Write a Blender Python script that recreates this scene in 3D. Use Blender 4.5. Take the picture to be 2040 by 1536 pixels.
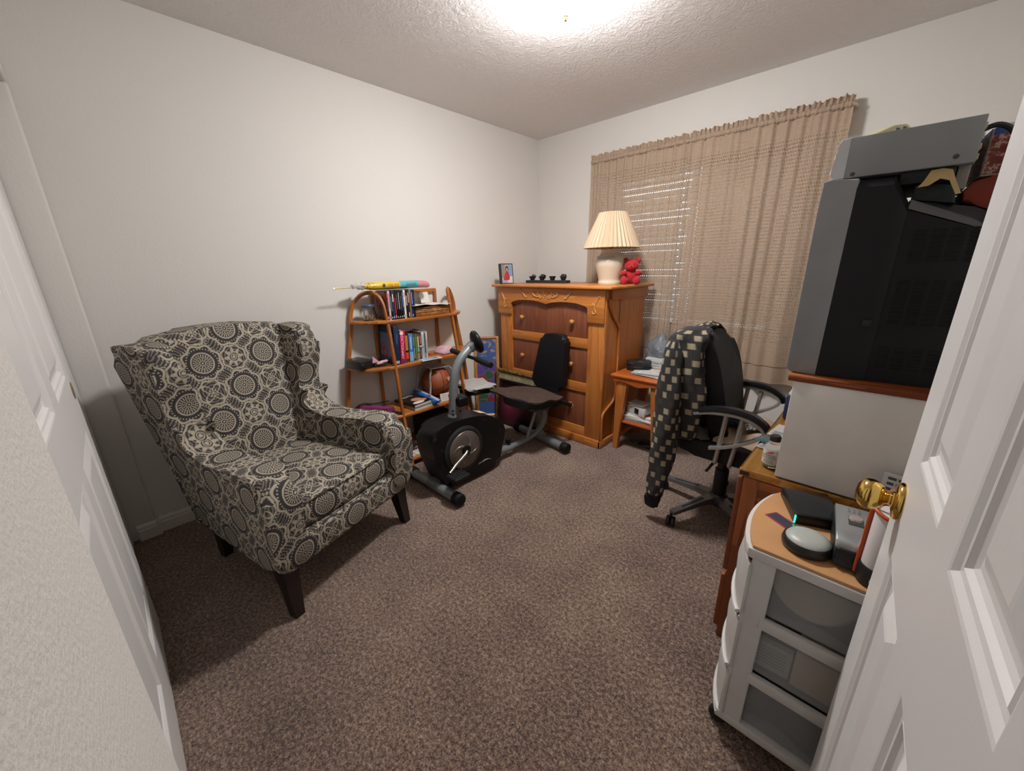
import bpy, bmesh, math, random
from mathutils import Vector, Matrix
from math import sin, cos, pi, radians, sqrt, atan2
random.seed(7)
for _o in list(bpy.data.objects): bpy.data.objects.remove(_o)
SC = bpy.context.scene
COL = SC.collection

# ---------------------------------------------------------------- camera, sky, exposure
cam_d = bpy.data.cameras.new('camera'); cam_d.sensor_width = 36; cam_d.lens = 13.504
cam_d.clip_start = 0.01
cam = bpy.data.objects.new('camera', cam_d); COL.objects.link(cam); SC.camera = cam
CR = [[0.722223, -0.190649, 0.664866], [0.691444, 0.223059, -0.687132], [-0.017303, 0.95598, 0.292922]]
cam.matrix_world = Matrix(((CR[0][0],CR[0][1],CR[0][2],2.59704),(CR[1][0],CR[1][1],CR[1][2],-3.09289),(CR[2][0],CR[2][1],CR[2][2],1.32546),(0,0,0,1)))
W = bpy.data.worlds.new('sky'); SC.world = W; W.use_nodes = True
W.node_tree.nodes['Background'].inputs[0].default_value = (0.72, 0.84, 1.0, 1)
W.node_tree.nodes['Background'].inputs[1].default_value = 1.6
SC.view_settings.view_transform = 'Standard'; SC.view_settings.look = 'None'
SC.view_settings.gamma = 1; SC.view_settings.use_curve_mapping = False
SC.view_settings.exposure = 0.6
DOME_POWER = 156.0          # emission strength of the ceiling lamp's glass

# ---------------------------------------------------------------- helpers
def S(h):
    h = h.lstrip('#'); o = []
    for i in (0, 2, 4):
        c = int(h[i:i+2], 16)/255
        o.append(c/12.92 if c <= 0.04045 else ((c+0.055)/1.055)**2.4)
    return (o[0], o[1], o[2], 1)

class NT:
    """tiny node-tree builder: numbers and sockets mix freely"""
    def __init__(s, m): s.t = m.node_tree; s.N = s.t.nodes; s.L = s.t.links
    def new(s, typ, **kw):
        n = s.N.new(typ)
        for k, v in kw.items(): setattr(n, k, v)
        return n
    def put(s, sock, v):
        if hasattr(v, 'is_output'): s.L.new(v, sock)
        else: sock.default_value = v
    def m(s, op, a, b=0.0, c=0.0, clamp=False):
        n = s.new('ShaderNodeMath', operation=op, use_clamp=clamp)
        for i, v in enumerate((a, b, c)): s.put(n.inputs[i], v)
        return n.outputs[0]
    def add(s, a, b): return s.m('ADD', a, b)
    def sub(s, a, b): return s.m('SUBTRACT', a, b)
    def mul(s, a, b): return s.m('MULTIPLY', a, b)
    def mx(s, a, b): return s.m('MAXIMUM', a, b)
    def mn(s, a, b): return s.m('MINIMUM', a, b)
    def step(s, e0, e1, x):
        n = s.new('ShaderNodeMapRange', interpolation_type='SMOOTHSTEP')
        s.put(n.inputs[0], x); n.inputs[1].default_value = e0; n.inputs[2].default_value = e1
        return n.outputs[0]
    def band(s, x, c, w, e=0.01):      # 1 inside c-w..c+w
        return s.sub(1.0, s.step(w-e, w+e, s.m('ABSOLUTE', s.sub(x, c))))
    def sep(s, v):
        n = s.new('ShaderNodeSeparateXYZ'); s.L.new(v, n.inputs[0]); return n.outputs
    def comb(s, x, y, z=0.0):
        n = s.new('ShaderNodeCombineXYZ')
        for i, v in enumerate((x, y, z)): s.put(n.inputs[i], v)
        return n.outputs[0]
    def coord(s, k='Object'): return s.new('ShaderNodeTexCoord').outputs[k]
    def map(s, v, sc=(1,1,1), rot=(0,0,0), loc=(0,0,0)):
        n = s.new('ShaderNodeMapping'); s.L.new(v, n.inputs[0])
        n.inputs[1].default_value = loc; n.inputs[2].default_value = rot; n.inputs[3].default_value = sc
        return n.outputs[0]
    def noise(s, v, sc=5, det=4, rough=.5, dist=0):
        n = s.new('ShaderNodeTexNoise'); s.L.new(v, n.inputs['Vector'])
        n.inputs['Scale'].default_value = sc; n.inputs['Detail'].default_value = det
        n.inputs['Roughness'].default_value = rough; n.inputs['Distortion'].default_value = dist
        return n.outputs[0]
    def voro(s, v, sc=5, feat='F1'):
        n = s.new('ShaderNodeTexVoronoi', feature=feat); s.L.new(v, n.inputs['Vector']); n.inputs['Scale'].default_value = sc
        return n
    def mix(s, f, a, b):
        n = s.new('ShaderNodeMix', data_type='RGBA'); s.put(n.inputs[0], f); s.put(n.inputs[6], a); s.put(n.inputs[7], b)
        return n.outputs[2]
    def ramp(s, f, stops):
        n = s.new('ShaderNodeValToRGB'); s.L.new(f, n.inputs[0]); e = n.color_ramp.elements
        while len(e) < len(stops): e.new(0.5)
        for i, (p, c) in enumerate(stops): e[i].position = p; e[i].color = c
        return n.outputs[0]
    def bump(s, h, st=.3, d=.01):
        n = s.new('ShaderNodeBump'); s.L.new(h, n.inputs['Height']); n.inputs['Strength'].default_value = st; n.inputs['Distance'].default_value = d
        return n.outputs[0]

MATS = {}
def newmat(name, rgb=(.5,.5,.5,1), rough=.5, metal=0.0, **kw):
    m = bpy.data.materials.new(name); m.use_nodes = True
    b = m.node_tree.nodes['Principled BSDF']
    b.inputs['Base Color'].default_value = rgb; b.inputs['Roughness'].default_value = rough; b.inputs['Metallic'].default_value = metal
    for k, v in kw.items(): b.inputs[k].default_value = v
    MATS[name] = m
    return m, b, NT(m)
def P(hexs, rough=.5, metal=0.0, bump=None, **kw):
    """plain procedural material: colour with faint noise variation"""
    key = 'plain_%s_%s_%s_%s_%s' % (hexs, rough, metal, bump, sorted(kw.items()))
    if key in MATS: return MATS[key]
    m, b, t = newmat(key, S(hexs), rough, metal, **kw)
    co = t.coord()
    n = t.noise(co, 14, 3)
    c = S(hexs)
    t.L.new(t.mix(n, tuple(x*.9 for x in c[:3])+(1,), tuple(min(1, x*1.1) for x in c[:3])+(1,)), b.inputs['Base Color'])
    if bump: t.L.new(t.bump(t.noise(co, bump[0], 3), bump[1], .002), b.inputs['Normal'])
    return m
def wood(name, a, c, axis='z', scale=9, rough=.38, ring=1.0):
    if name in MATS: return MATS[name]
    m, b, t = newmat(name, rough=rough)
    sc = {'x': (.07,1,1), 'y': (1,.07,1), 'z': (1,1,.07)}[axis]
    v = t.map(t.coord(), sc)
    n1 = t.noise(v, scale, 5, .55, .6)
    w = t.m('FRACT', t.mul(n1, 7*ring))
    n2 = t.noise(t.map(t.coord(), tuple(x*x if x < 1 else 1 for x in sc)), scale*14, 3, .6)
    f = t.add(t.mul(w, .45), t.mul(n2, .55))
    t.L.new(t.mix(t.step(.2, .85, f), S(a), S(c)), b.inputs['Base Color'])
    t.L.new(t.bump(n2, .08, .002), b.inputs['Normal'])
    return m

# ---- mesh helpers: every shape is added to a bmesh, obj() turns it into one object
def BM(): return bmesh.new()
def box(bm, c, s, bev=0.0, seg=2, rot=None):
    r = bmesh.ops.create_cube(bm, size=1.0); vs = r['verts']
    for v in vs: v.co = Vector((v.co.x*s[0], v.co.y*s[1], v.co.z*s[2]))
    if bev > 0:
        es = list({e for v in vs for e in v.link_edges})
        rr = bmesh.ops.bevel(bm, geom=es, offset=min(bev, min(s)*.49), segments=seg, profile=.5, affect='EDGES')
        vs = list({v for f in rr['faces'] for v in f.verts} | {v for v in vs if v.is_valid})
    M = Matrix.Translation(Vector(c))
    if rot is not None: M = M @ (rot.to_4x4() if hasattr(rot, 'to_4x4') else rot)
    bmesh.ops.transform(bm, matrix=M, verts=vs)
    return vs
def lohi(bm, lo, hi, bev=0.0, seg=2):
    return box(bm, [(a+b)/2 for a, b in zip(lo, hi)], [abs(b-a) for a, b in zip(lo, hi)], bev, seg)
def RX(a): return Matrix.Rotation(radians(a), 3, 'X')
def RY(a): return Matrix.Rotation(radians(a), 3, 'Y')
def RZ(a): return Matrix.Rotation(radians(a), 3, 'Z')
def rings(bm, rs, cap=True, closed=False):
    """loft: list of rings (lists of points of one length)"""
    R = [[bm.verts.new(Vector(p)) for p in ring] for ring in rs]
    n = len(R[0])
    for i in range(len(R) - (0 if closed else 1)):
        A, B = R[i], R[(i+1) % len(R)]
        for j in range(n):
            k = (j+1) % n
            try: bm.faces.new((A[j], A[k], B[k], B[j]))
            except ValueError: pass
    if cap and not closed:
        bm.faces.new(list(reversed(R[0]))); bm.faces.new(R[-1])
    return R
def catmull(pts, n=6, closed=False):
    P_ = [Vector(p) for p in pts]; out = []; L = len(P_)
    for i in range(L if closed else L-1):
        p0 = P_[(i-1) % L] if (closed or i) else P_[0]*2-P_[1]
        p1 = P_[i]; p2 = P_[(i+1) % L]
        p3 = P_[(i+2) % L] if (closed or i+2 < L) else P_[-1]*2-P_[-2]
        for k in range(n):
            t = k/n
            out.append(.5*((2*p1)+(p2-p0)*t+(2*p0-5*p1+4*p2-p3)*t*t+(3*p1-p0-3*p2+p3)*t**3))
    if not closed: out.append(P_[-1])
    return out
def tube(bm, pts, r, n=10, closed=False, sq=None, cap=True):
    """sweep a round (or sq=(w,h) rectangular) section along points; r may be a list"""
    pts = [Vector(p) for p in pts]; L = len(pts)
    T = []
    for i in range(L):
        a = pts[(i-1) % L] if (closed or i) else pts[0]; b = pts[(i+1) % L] if (closed or i < L-1) else pts[-1]
        T.append((b-a).normalized())
    up = Vector((0, 0, 1)) if abs(T[0].z) < .9 else Vector((0, 1, 0))
    u = T[0].cross(up).normalized(); rs = []
    for i in range(L):
        u = (u - T[i]*u.dot(T[i])).normalized(); v = T[i].cross(u)
        rr = r[i] if isinstance(r, (list, tuple)) else r
        if sq: ring = [pts[i]+u*a*sq[0]/2+v*b*sq[1]/2 for a, b in ((-1,-1),(1,-1),(1,1),(-1,1))]
        else: ring = [pts[i]+(u*cos(2*pi*k/n)+v*sin(2*pi*k/n))*rr for k in range(n)]
        rs.append(ring)
    rings(bm, rs, cap=cap and not closed, closed=closed)
def lathe(bm, prof, n=24, c=(0,0,0), axis='z', rot=None, flute=None):
    """profile [(r, h)]; axis picks where h points"""
    rs = []
    for r, h in prof:
        ring = []
        for k in range(n):
            a = 2*pi*k/n; rr = max(r, 1e-5)*(1 if not flute else 1+flute*(1 if k % 2 else -1))
            p = Vector((rr*cos(a), rr*sin(a), h))
            if axis == 'x': p = Vector((p.z, p.x, p.y))
            elif axis == 'y': p = Vector((p.y, p.z, p.x))
            if rot is not None: p = rot @ p
            ring.append(p+Vector(c))
        rs.append(ring)
    rings(bm, rs, cap=True)
def prism(bm, pts, d0, d1, plane='xz', bev=0.0, seg=2):
    """extrude a 2-D outline; plane names the outline's axes, d0..d1 run along the third"""
    def mk(p, d):
        if plane == 'xz': return Vector((p[0], d, p[1]))
        if plane == 'yz': return Vector((d, p[0], p[1]))
        return Vector((p[0], p[1], d))
    A = [bm.verts.new(mk(p, d0)) for p in pts]; B = [bm.verts.new(mk(p, d1)) for p in pts]
    n = len(pts); fs = [bm.faces.new(A), bm.faces.new(list(reversed(B)))]
    for i in range(n):
        j = (i+1) % n; fs.append(bm.faces.new((A[j], A[i], B[i], B[j])))
    vs = A+B
    if bev > 0:
        es = [e for f in fs[:2] for e in f.edges]
        rr = bmesh.ops.bevel(bm, geom=list(set(es)), offset=bev, segments=seg, profile=.5, affect='EDGES')
        vs = list({v for f in rr['faces'] for v in f.verts} | {v for v in vs if v.is_valid})
    return vs
def ball(bm, c, s, n=12, rot=None):
    r = bmesh.ops.create_uvsphere(bm, u_segments=n, v_segments=max(6, n*2//3), radius=1.0)
    M = Matrix.Translation(Vector(c))
    if rot is not None: M = M @ rot.to_4x4()
    bmesh.ops.transform(bm, matrix=M @ Matrix.Diagonal((s[0], s[1], s[2], 1)), verts=r['verts'])
    return r['verts']
def sheet(bm, nu, nv, fn):
    G = [[bm.verts.new(Vector(fn(i/nu, j/nv))) for i in range(nu+1)] for j in range(nv+1)]
    for j in range(nv):
        for i in range(nu):
            bm.faces.new((G[j][i], G[j][i+1], G[j+1][i+1], G[j+1][i]))
    return G
def solid(bm, t):
    bmesh.ops.recalc_face_normals(bm, faces=bm.faces[:])
    bmesh.ops.solidify(bm, geom=bm.faces[:], thickness=t)
def boxuv(me):
    uv = me.uv_layers.new(name='uv')
    for p in me.polygons:
        n = p.normal; ax = max(range(3), key=lambda i: abs(n[i]))
        for li in p.loop_indices:
            c = me.vertices[me.loops[li].vertex_index].co
            uv.data[li].uv = {0: (c.y, c.z), 1: (c.x, c.z), 2: (c.x, c.y)}[ax]
def world_off(par):
    """a thing that is not turned keeps its parts in room coordinates: subtract where it stands"""
    v = Vector((0, 0, 0)); p = par
    while p is not None: v += p.location; p = p.parent
    return v
def turned(par):
    while par is not None:
        if par.get('_t'): return True
        par = par.parent
    return False
def obj(name, bm, mat, parent=None, smooth=35, uv=False, label=None, fix=True):
    if fix: bmesh.ops.recalc_face_normals(bm, faces=bm.faces[:])
    me = bpy.data.meshes.new(name); bm.to_mesh(me); bm.free()
    o = bpy.data.objects.new(name, me); COL.objects.link(o)
    for m in (mat if isinstance(mat, (list, tuple)) else [mat]): me.materials.append(m)
    if smooth:
        me.shade_smooth(); me.set_sharp_from_angle(angle=radians(smooth))
    if parent is not None:
        o.parent = parent
        if not turned(parent):
            off = world_off(parent); me.transform(Matrix.Translation(-off))
    if uv: boxuv(me)
    if label: o['label'] = label
    return o
def thing(name, label, cat, loc=(0,0,0), rot=None, group=None):
    """Empty at the thing's base. rot=None: parts are given in room coordinates; else in the thing's own"""
    o = bpy.data.objects.new(name, None); COL.objects.link(o); o.empty_display_size = .05
    o.location = loc; o['label'] = label; o['category'] = cat
    if rot is not None:
        o.rotation_euler = rot if isinstance(rot, (tuple, list)) else (0, 0, rot); o['_t'] = 1
    if group: o['group'] = group
    return o
def tag(o, label, cat, group=None):
    o['label'] = label; o['category'] = cat
    if group: o['group'] = group
    return o
def one(name, bm, mat, label, cat, group=None, smooth=35, uv=False):
    """a thing that is one mesh: its origin goes to the base of its bounds"""
    o = obj(name, bm, mat, None, smooth, uv); rebase(o)
    return tag(o, label, cat, group)
def rebase(o):
    me = o.data; n = len(me.vertices)
    c = Vector((sum(v.co.x for v in me.vertices)/n, sum(v.co.y for v in me.vertices)/n, min(v.co.z for v in me.vertices)))
    me.transform(Matrix.Translation(-c)); o.location = c
def struct(name, bm, mat, parent=None, smooth=35, uv=False):
    o = obj(name, bm, mat, parent, smooth, uv)
    if parent is None: o['kind'] = 'structure'
    return o
def text(s, size, mat, parent, loc, R, name='lettering', squash=1.0, ext=.0003, align='CENTER'):
    """flat print; R: 3x3 whose columns are reading direction, up, outward (in the parent's frame or the room's)"""
    cu = bpy.data.curves.new('t', 'FONT'); cu.body = s; cu.size = size; cu.extrude = ext
    cu.align_x = align; cu.align_y = 'CENTER'; cu.resolution_u = 2
    tmp = bpy.data.objects.new('t', cu); COL.objects.link(tmp)
    bpy.context.view_layer.update()
    me = bpy.data.meshes.new_from_object(tmp.evaluated_get(bpy.context.evaluated_depsgraph_get()))
    bpy.data.objects.remove(tmp); bpy.data.curves.remove(cu)
    me.transform(Matrix.Diagonal((squash, 1, 1, 1))); M = R.to_4x4(); M.translation = Vector(loc); me.transform(M)
    me.materials.clear(); me.materials.append(mat); me.name = name
    o = bpy.data.objects.new(name, me); COL.objects.link(o)
    if parent is not None:
        o.parent = parent
        if not turned(parent): me.transform(Matrix.Translation(-world_off(parent)))
    return o
def axes(x, y, z): return Matrix((x, y, z)).transposed()
def copy_thing(o, loc, label, parent=None):
    c = o.copy(); COL.objects.link(c); c.parent = parent; c.location = loc
    if label: c['label'] = label
    for ch in [k for k in bpy.data.objects if k.parent == o]:
        d = ch.copy(); COL.objects.link(d); d.parent = c
        for g in [k for k in bpy.data.objects if k.parent == ch]:
            e = g.copy(); COL.objects.link(e); e.parent = d
    return c
# ---------------------------------------------------------------- materials of the room
def wall_mat(name, col, scale, st, dist):
    m, b, t = newmat(name, S(col), .75); co = t.coord()
    n = t.noise(co, scale, 4, .55)
    t.L.new(t.mix(t.noise(co, 2.2, 3), tuple(x*.97 for x in S(col)[:3])+(1,), S(col)), b.inputs['Base Color'])
    t.L.new(t.bump(t.step(.35, .7, n), st, dist), b.inputs['Normal'])
    return m
M_WALL = wall_mat('wall_paint', '#d9d6d0', 95, .11, .003)
M_WALLN = wall_mat('wall_paint_orange_peel', '#d9d6d0', 150, .26, .003)
m, b, t = newmat('ceiling_paint', S('#e6e3e1'), .6); co = t.coord()
v = t.voro(t.map(co, (1,1,1)), 30).outputs['Distance']
nn = t.noise(co, 26, 6, .6, 1.6)
t.L.new(t.bump(t.step(.42, .62, nn), .5, .005), b.inputs['Normal']); M_CEIL = m
m, b, t = newmat('door_paint', S('#dcdad8'), .38); co = t.coord()
g = t.noise(t.map(co, (1,1,.05)), 160, 3, .6)
t.L.new(t.bump(g, .10, .002), b.inputs['Normal']); M_DOOR = m
M_TRIM = P('#d8d4cd', .42)
# carpet: two-tone twisted pile
m, b, t = newmat('carpet_pile', rough=.95); co = t.coord()
n1 = t.noise(co, 78, 5, .75); n2 = t.noise(co, 3.2, 4, .6); n3 = t.noise(co, 190, 3, .75)
f = t.add(t.add(t.mul(n1, .70), t.mul(n3, .55)), t.mul(n2, .16))
c = t.ramp(f, [(.54, S('#1d110c')), (.63, S('#4a3228')), (.71, S('#7f6453')), (.78, S('#a58a74')), (.88, S('#c9b39c'))])
t.L.new(c, b.inputs['Base Color'])
t.L.new(t.bump(t.add(n1, t.mul(n3, .6)), .9, .012), b.inputs['Normal'])
b.inputs['Sheen Weight'].default_value = .25; b.inputs['Sheen Roughness'].default_value = .6
b.inputs['Specular IOR Level'].default_value = .1
M_CARPET = m
M_GLASS = None
m, b, t = newmat('window_glass', (1,1,1,1), .02, **{'Transmission Weight': 1.0, 'IOR': 1.05}); M_GLASS = m

# ---------------------------------------------------------------- shell of the room
CE = 2.44; XR = 2.95; YN = -3.16
bm = BM(); lohi(bm, (-.2, -4.7, -.15), (3.2, .2, 0)); struct('floor', bm, M_CARPET)
bm = BM(); lohi(bm, (-.2, -4.7, CE), (3.2, .2, CE+.15)); struct('ceiling', bm, M_CEIL)
bm = BM(); lohi(bm, (-.15, -4.0, 0), (0, .15, CE)); struct('wall_left', bm, M_WALL)
WX0, WX1, WZ0, WZ1 = .80, 2.06, .86, 2.05
bm = BM()
lohi(bm, (0, 0, 0), (WX0, .14, CE)); lohi(bm, (WX1, 0, 0), (XR+.15, .14, CE))
lohi(bm, (WX0, 0, 0), (WX1, .14, WZ0)); lohi(bm, (WX0, 0, WZ1), (WX1, .14, CE))
struct('wall_back', bm, M_WALL)
bm = BM(); lohi(bm, (XR, -4.6, 0), (XR+.15, 0, CE)); struct('wall_right', bm, M_WALL)
# closet front: a jamb return at the left wall, a header over the doors, the bullnosed wall beside the camera
bm = BM(); lohi(bm, (0, -3.30, 0), (.022, YN, 2.035), .012, 3); struct('wall_left_return', bm, M_WALL)
bm = BM(); lohi(bm, (0, -3.30, 2.035), (2.03, YN, CE), .012, 3); struct('wall_near_header', bm, M_WALL)
bm = BM(); lohi(bm, (2.03, -3.30, 0), (2.40, YN, CE), .022, 5); lohi(bm, (2.33, -4.6, 0), (2.40, -3.25, CE)); struct('wall_near', bm, M_WALLN)
bm = BM(); lohi(bm, (2.74, -4.6, 0), (XR, -2.90, CE), .01, 2); struct('wall_entry', bm, M_WALLN)
bm = BM(); lohi(bm, (2.3, -4.6, 0), (XR, -4.48, CE)); struct('wall_hall', bm, M_WALL)
bm = BM(); lohi(bm, (0, -3.95, 0), (2.33, -3.85, CE)); struct('wall_closet', bm, M_WALL)
# baseboards: stepped profile
def baseboard(name, p0, p1, nrm):
    p0 = Vector(p0+(0,)); p1 = Vector(p1+(0,)); n = Vector(nrm+(0,))
    prof = [(0, 0), (.014, 0), (.014, .055), (.011, .062), (.011, .070), (.006, .082), (0, .085)]
    bm = BM()
    rings(bm, [[p+n*a+Vector((0, 0, h)) for a, h in prof] for p in (p0, p1)])
    return struct(name, bm, M_TRIM, smooth=20)
baseboard('baseboard_left', (0, -3.148), (0, -.015), (1, 0))
baseboard('baseboard_left_return', (.022, -3.235), (.022, -3.160), (1, 0))
baseboard('baseboard_left_corner', (0, -3.160), (.036, -3.160), (0, 1))
baseboard('baseboard_back', (.015, 0), (XR-.015, 0), (0, -1))
baseboard('baseboard_right', (XR, -2.88), (XR, -.015), (-1, 0))

# window: frame, sash bars, panes, sill
bm = BM()
for lo, hi in (((WX0,.06,WZ0),(WX0+.045,.12,WZ1)), ((WX1-.045,.06,WZ0),(WX1,.12,WZ1)), ((WX0,.06,WZ0),(WX1,.12,WZ0+.045)), ((WX0,.06,WZ1-.045),(WX1,.12,WZ1))):
    lohi(bm, lo, hi, .004)
WIN = struct('window_1', bm, P('#e6e4df', .35))
for cx in ((WX0+WX1)/2,):
    bm = BM(); lohi(bm, (cx-.025, .065, WZ0+.045), (cx+.025, .115, WZ1-.045), .004); obj('mullion', bm, P('#e6e4df', .35), WIN)
for a, c in ((WX0+.045, (WX0+WX1)/2-.025), ((WX0+WX1)/2+.025, WX1-.045)):
    bm = BM(); lohi(bm, (a, .088, WZ0+.045), (c, .092, WZ1-.045)); obj('pane', bm, M_GLASS, WIN)
bm = BM(); lohi(bm, (WX0, .0, WZ0-.004), (WX1, .062, WZ0+.012), .004); obj('window_sill', bm, M_TRIM, WIN)

# ---------------------------------------------------------------- panelled doors
def panel_door(root, x0, x1, z0, z1, y, cols, rows, mat, th=.035, sgn=1):
    """slab with raised panels on the face that looks along sgn*y (own frame: x width, z up)"""
    b1 = BM()
    xs = sorted({x0, x1} | {v for c in cols for v in c}); zs = sorted({z0, z1} | {v for r in rows for v in r})
    D = .012
    for i in range(len(xs)-1):
        for j in range(len(zs)-1):
            hole = any(abs(c[0]-xs[i]) < 1e-6 for c in cols) and any(abs(r[0]-zs[j]) < 1e-6 for r in rows)
            a, c_ = (y-th, y-D) if hole else (y-th, y)
            if sgn < 0: a, c_ = (y+th, y+D) if hole else (y+th, y)
            lohi(b1, (xs[i], a, zs[j]), (xs[i+1], c_, zs[j+1]))
    bmesh.ops.remove_doubles(b1, verts=b1.verts[:], dist=1e-6)
    slab = obj('slab', b1, mat, root, smooth=None)
    for c in cols:
        for r in rows:
            bm = BM(); rg = []
            # ogee moulding ring from the frame's edge in, then the raised field
            for ins, d in ((0, 0), (.004, -.001), (.010, -.0055), (.016, -.007), (.021, -.0045), (.025, -.009), (.030, -.0115), (.040, -.0105), (.062, -.003), (.066, -.002)):
                yy = y+sgn*d
                rg.append([(c[0]+ins, yy, r[0]+ins), (c[1]-ins, yy, r[0]+ins), (c[1]-ins, yy, r[1]-ins), (c[0]+ins, yy, r[1]-ins)])
            rings(bm, rg, cap=False)
            bm.faces.new([bm.verts.new(Vector(p)) for p in rg[-1]])
            bmesh.ops.remove_doubles(bm, verts=bm.verts[:], dist=1e-6)
            obj('panel', bm, mat, root, smooth=None)
    return slab
# open entry door: hinged at the entry wall, free edge in the room. own frame: +x from hinge to free edge, +y out of the seen face
DW = .715; DH = 2.03
EX, EY = 2.677, -2.165
dd = Vector((-.039, .9992)); HX, HY = EX-dd.x*DW, EY-dd.y*DW
DOOR = thing('door_1', 'white', 'door', (HX, HY, .012), (0, 0, atan2(dd.y, dd.x)))
for k in ('label', 'category'): del DOOR[k]
DOOR['kind'] = 'structure'
cols = ((.115, .318), (.402, .608))
rows = ((.19, .845), (1.012, 1.56), (1.66, 1.915))
panel_door(DOOR, 0, DW, 0, DH-.012, 0, cols, rows, M_DOOR, .035, 1)
M_BRASS, b, t = newmat('polished_brass', S('#dcb865'), .10, 1.0)
KX, KZ = DW-.062, .920
kn = BM(); lathe(kn, [(.0, 0), (.033, 0), (.033, .004), (.030, .009), (.018, .011), (.0, .011)], 32, (KX, 0, KZ), 'y')
kb = obj('knob', kn, M_BRASS, DOOR, label='polished brass rose and round knob', smooth=50)
bm = BM(); lathe(bm, [(.014, .010), (.014, .013), (.0105, .015), (.0105, .019), (.014, .022), (.020, .0255), (.0255, .032), (.0275, .0395), (.0265, .0475), (.022, .054), (.013, .0585), (.0, .060)], 40, (KX, 0, KZ), 'y')
obj('knob_ball', bm, M_BRASS, kb, smooth=60)
bm = BM(); lohi(bm, (DW-.0005, -.030, KZ-.03), (DW+.001, -.006, KZ+.03), .0004, 1); obj('latch_plate', bm, M_BRASS, DOOR)
bm = BM()
for z in (.2, 1.0, 1.8): tube(bm, [(-.004, .004, z-.045), (-.004, .004, z+.045)], .007, 10)
obj('hinge', bm, M_BRASS, DOOR)

# closet: two sliding doors, the front one pushed toward the camera
def closet_door(name, x0, x1, y):
    r = thing(name, '', '', ((x0+x1)/2, y, .012))
    for k in ('label', 'category'): del r[k]
    r['kind'] = 'structure'
    w = x1-x0
    cols = ((x0+.10, x0+w/2-.05), (x0+w/2+.05, x1-.10)); rows = ((.20, .86), (1.03, 1.55), (1.66, 1.90))
    panel_door(r, x0, x1, .012, 2.02, y, cols, rows, M_DOOR, .033, 1)
    return r
d2 = closet_door('door_2', .74, 1.76, -3.222)
bm = BM(); lathe(bm, [(.0, 0), (.027, 0), (.027, .0015), (.022, .002), (.0, .0005)], 24, (.80, -3.222, .98), 'y'); obj('finger_pull', bm, P('#b09a60', .3, .8), d2)
closet_door('door_3', .03, 1.02, -3.262)
bm = BM(); lohi(bm, (.022, -3.298, 2.022), (2.03, -3.19, 2.036)); struct('trim_1', bm, P('#b8b4ac', .4, .3))
# ---------------------------------------------------------------- ceiling lamp: brass pan, lit glass dome, finial
LX, LY = 1.405, -1.50
L = thing('ceiling_light', 'lit round frosted glass ceiling lamp with a small finial', 'ceiling light', (LX, LY, 2.302))
bm = BM(); lathe(bm, [(.0, CE-.001), (.10, CE-.001), (.115, CE-.012), (.112, CE-.028), (.0, CE-.03)], 40, (LX, LY, 0)); obj('pan', bm, P('#d8d2c4', .3), L)
m, b, t = newmat('lit_frosted_glass', (1, 1, 1, 1), .4)
b.inputs['Emission Color'].default_value = (1.0, .972, .968, 1); b.inputs['Emission Strength'].default_value = DOME_POWER
bm = BM(); lathe(bm, [(.0, CE-.030), (.095, CE-.030), (.124, CE-.036), (.131, CE-.048), (.126, CE-.068), (.102, CE-.090), (.060, CE-.105), (.012, CE-.112), (.0, CE-.112)], 48, (LX, LY, 0)); obj('glass_dome', bm, m, L, smooth=60)
bm = BM(); lathe(bm, [(.128, CE-.028), (.134, CE-.030), (.137, CE-.036), (.136, CE-.044), (.132, CE-.045), (.132, CE-.036)], 48, (LX, LY, 0)); obj('shield_ring', bm, P('#b9b2a4', .3, .7), L, 60)  # added opaque ring, keeps the dome's sideways light off the nearby ceiling
bm = BM(); lathe(bm, [(.0, 2.302), (.006, 2.304), (.009, 2.310), (.006, 2.316), (.010, 2.320), (.010, 2.329), (.0, 2.329)], 16, (LX, LY, 0)); obj('finial', bm, P('#8a7a55', .3, .8), L)
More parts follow.
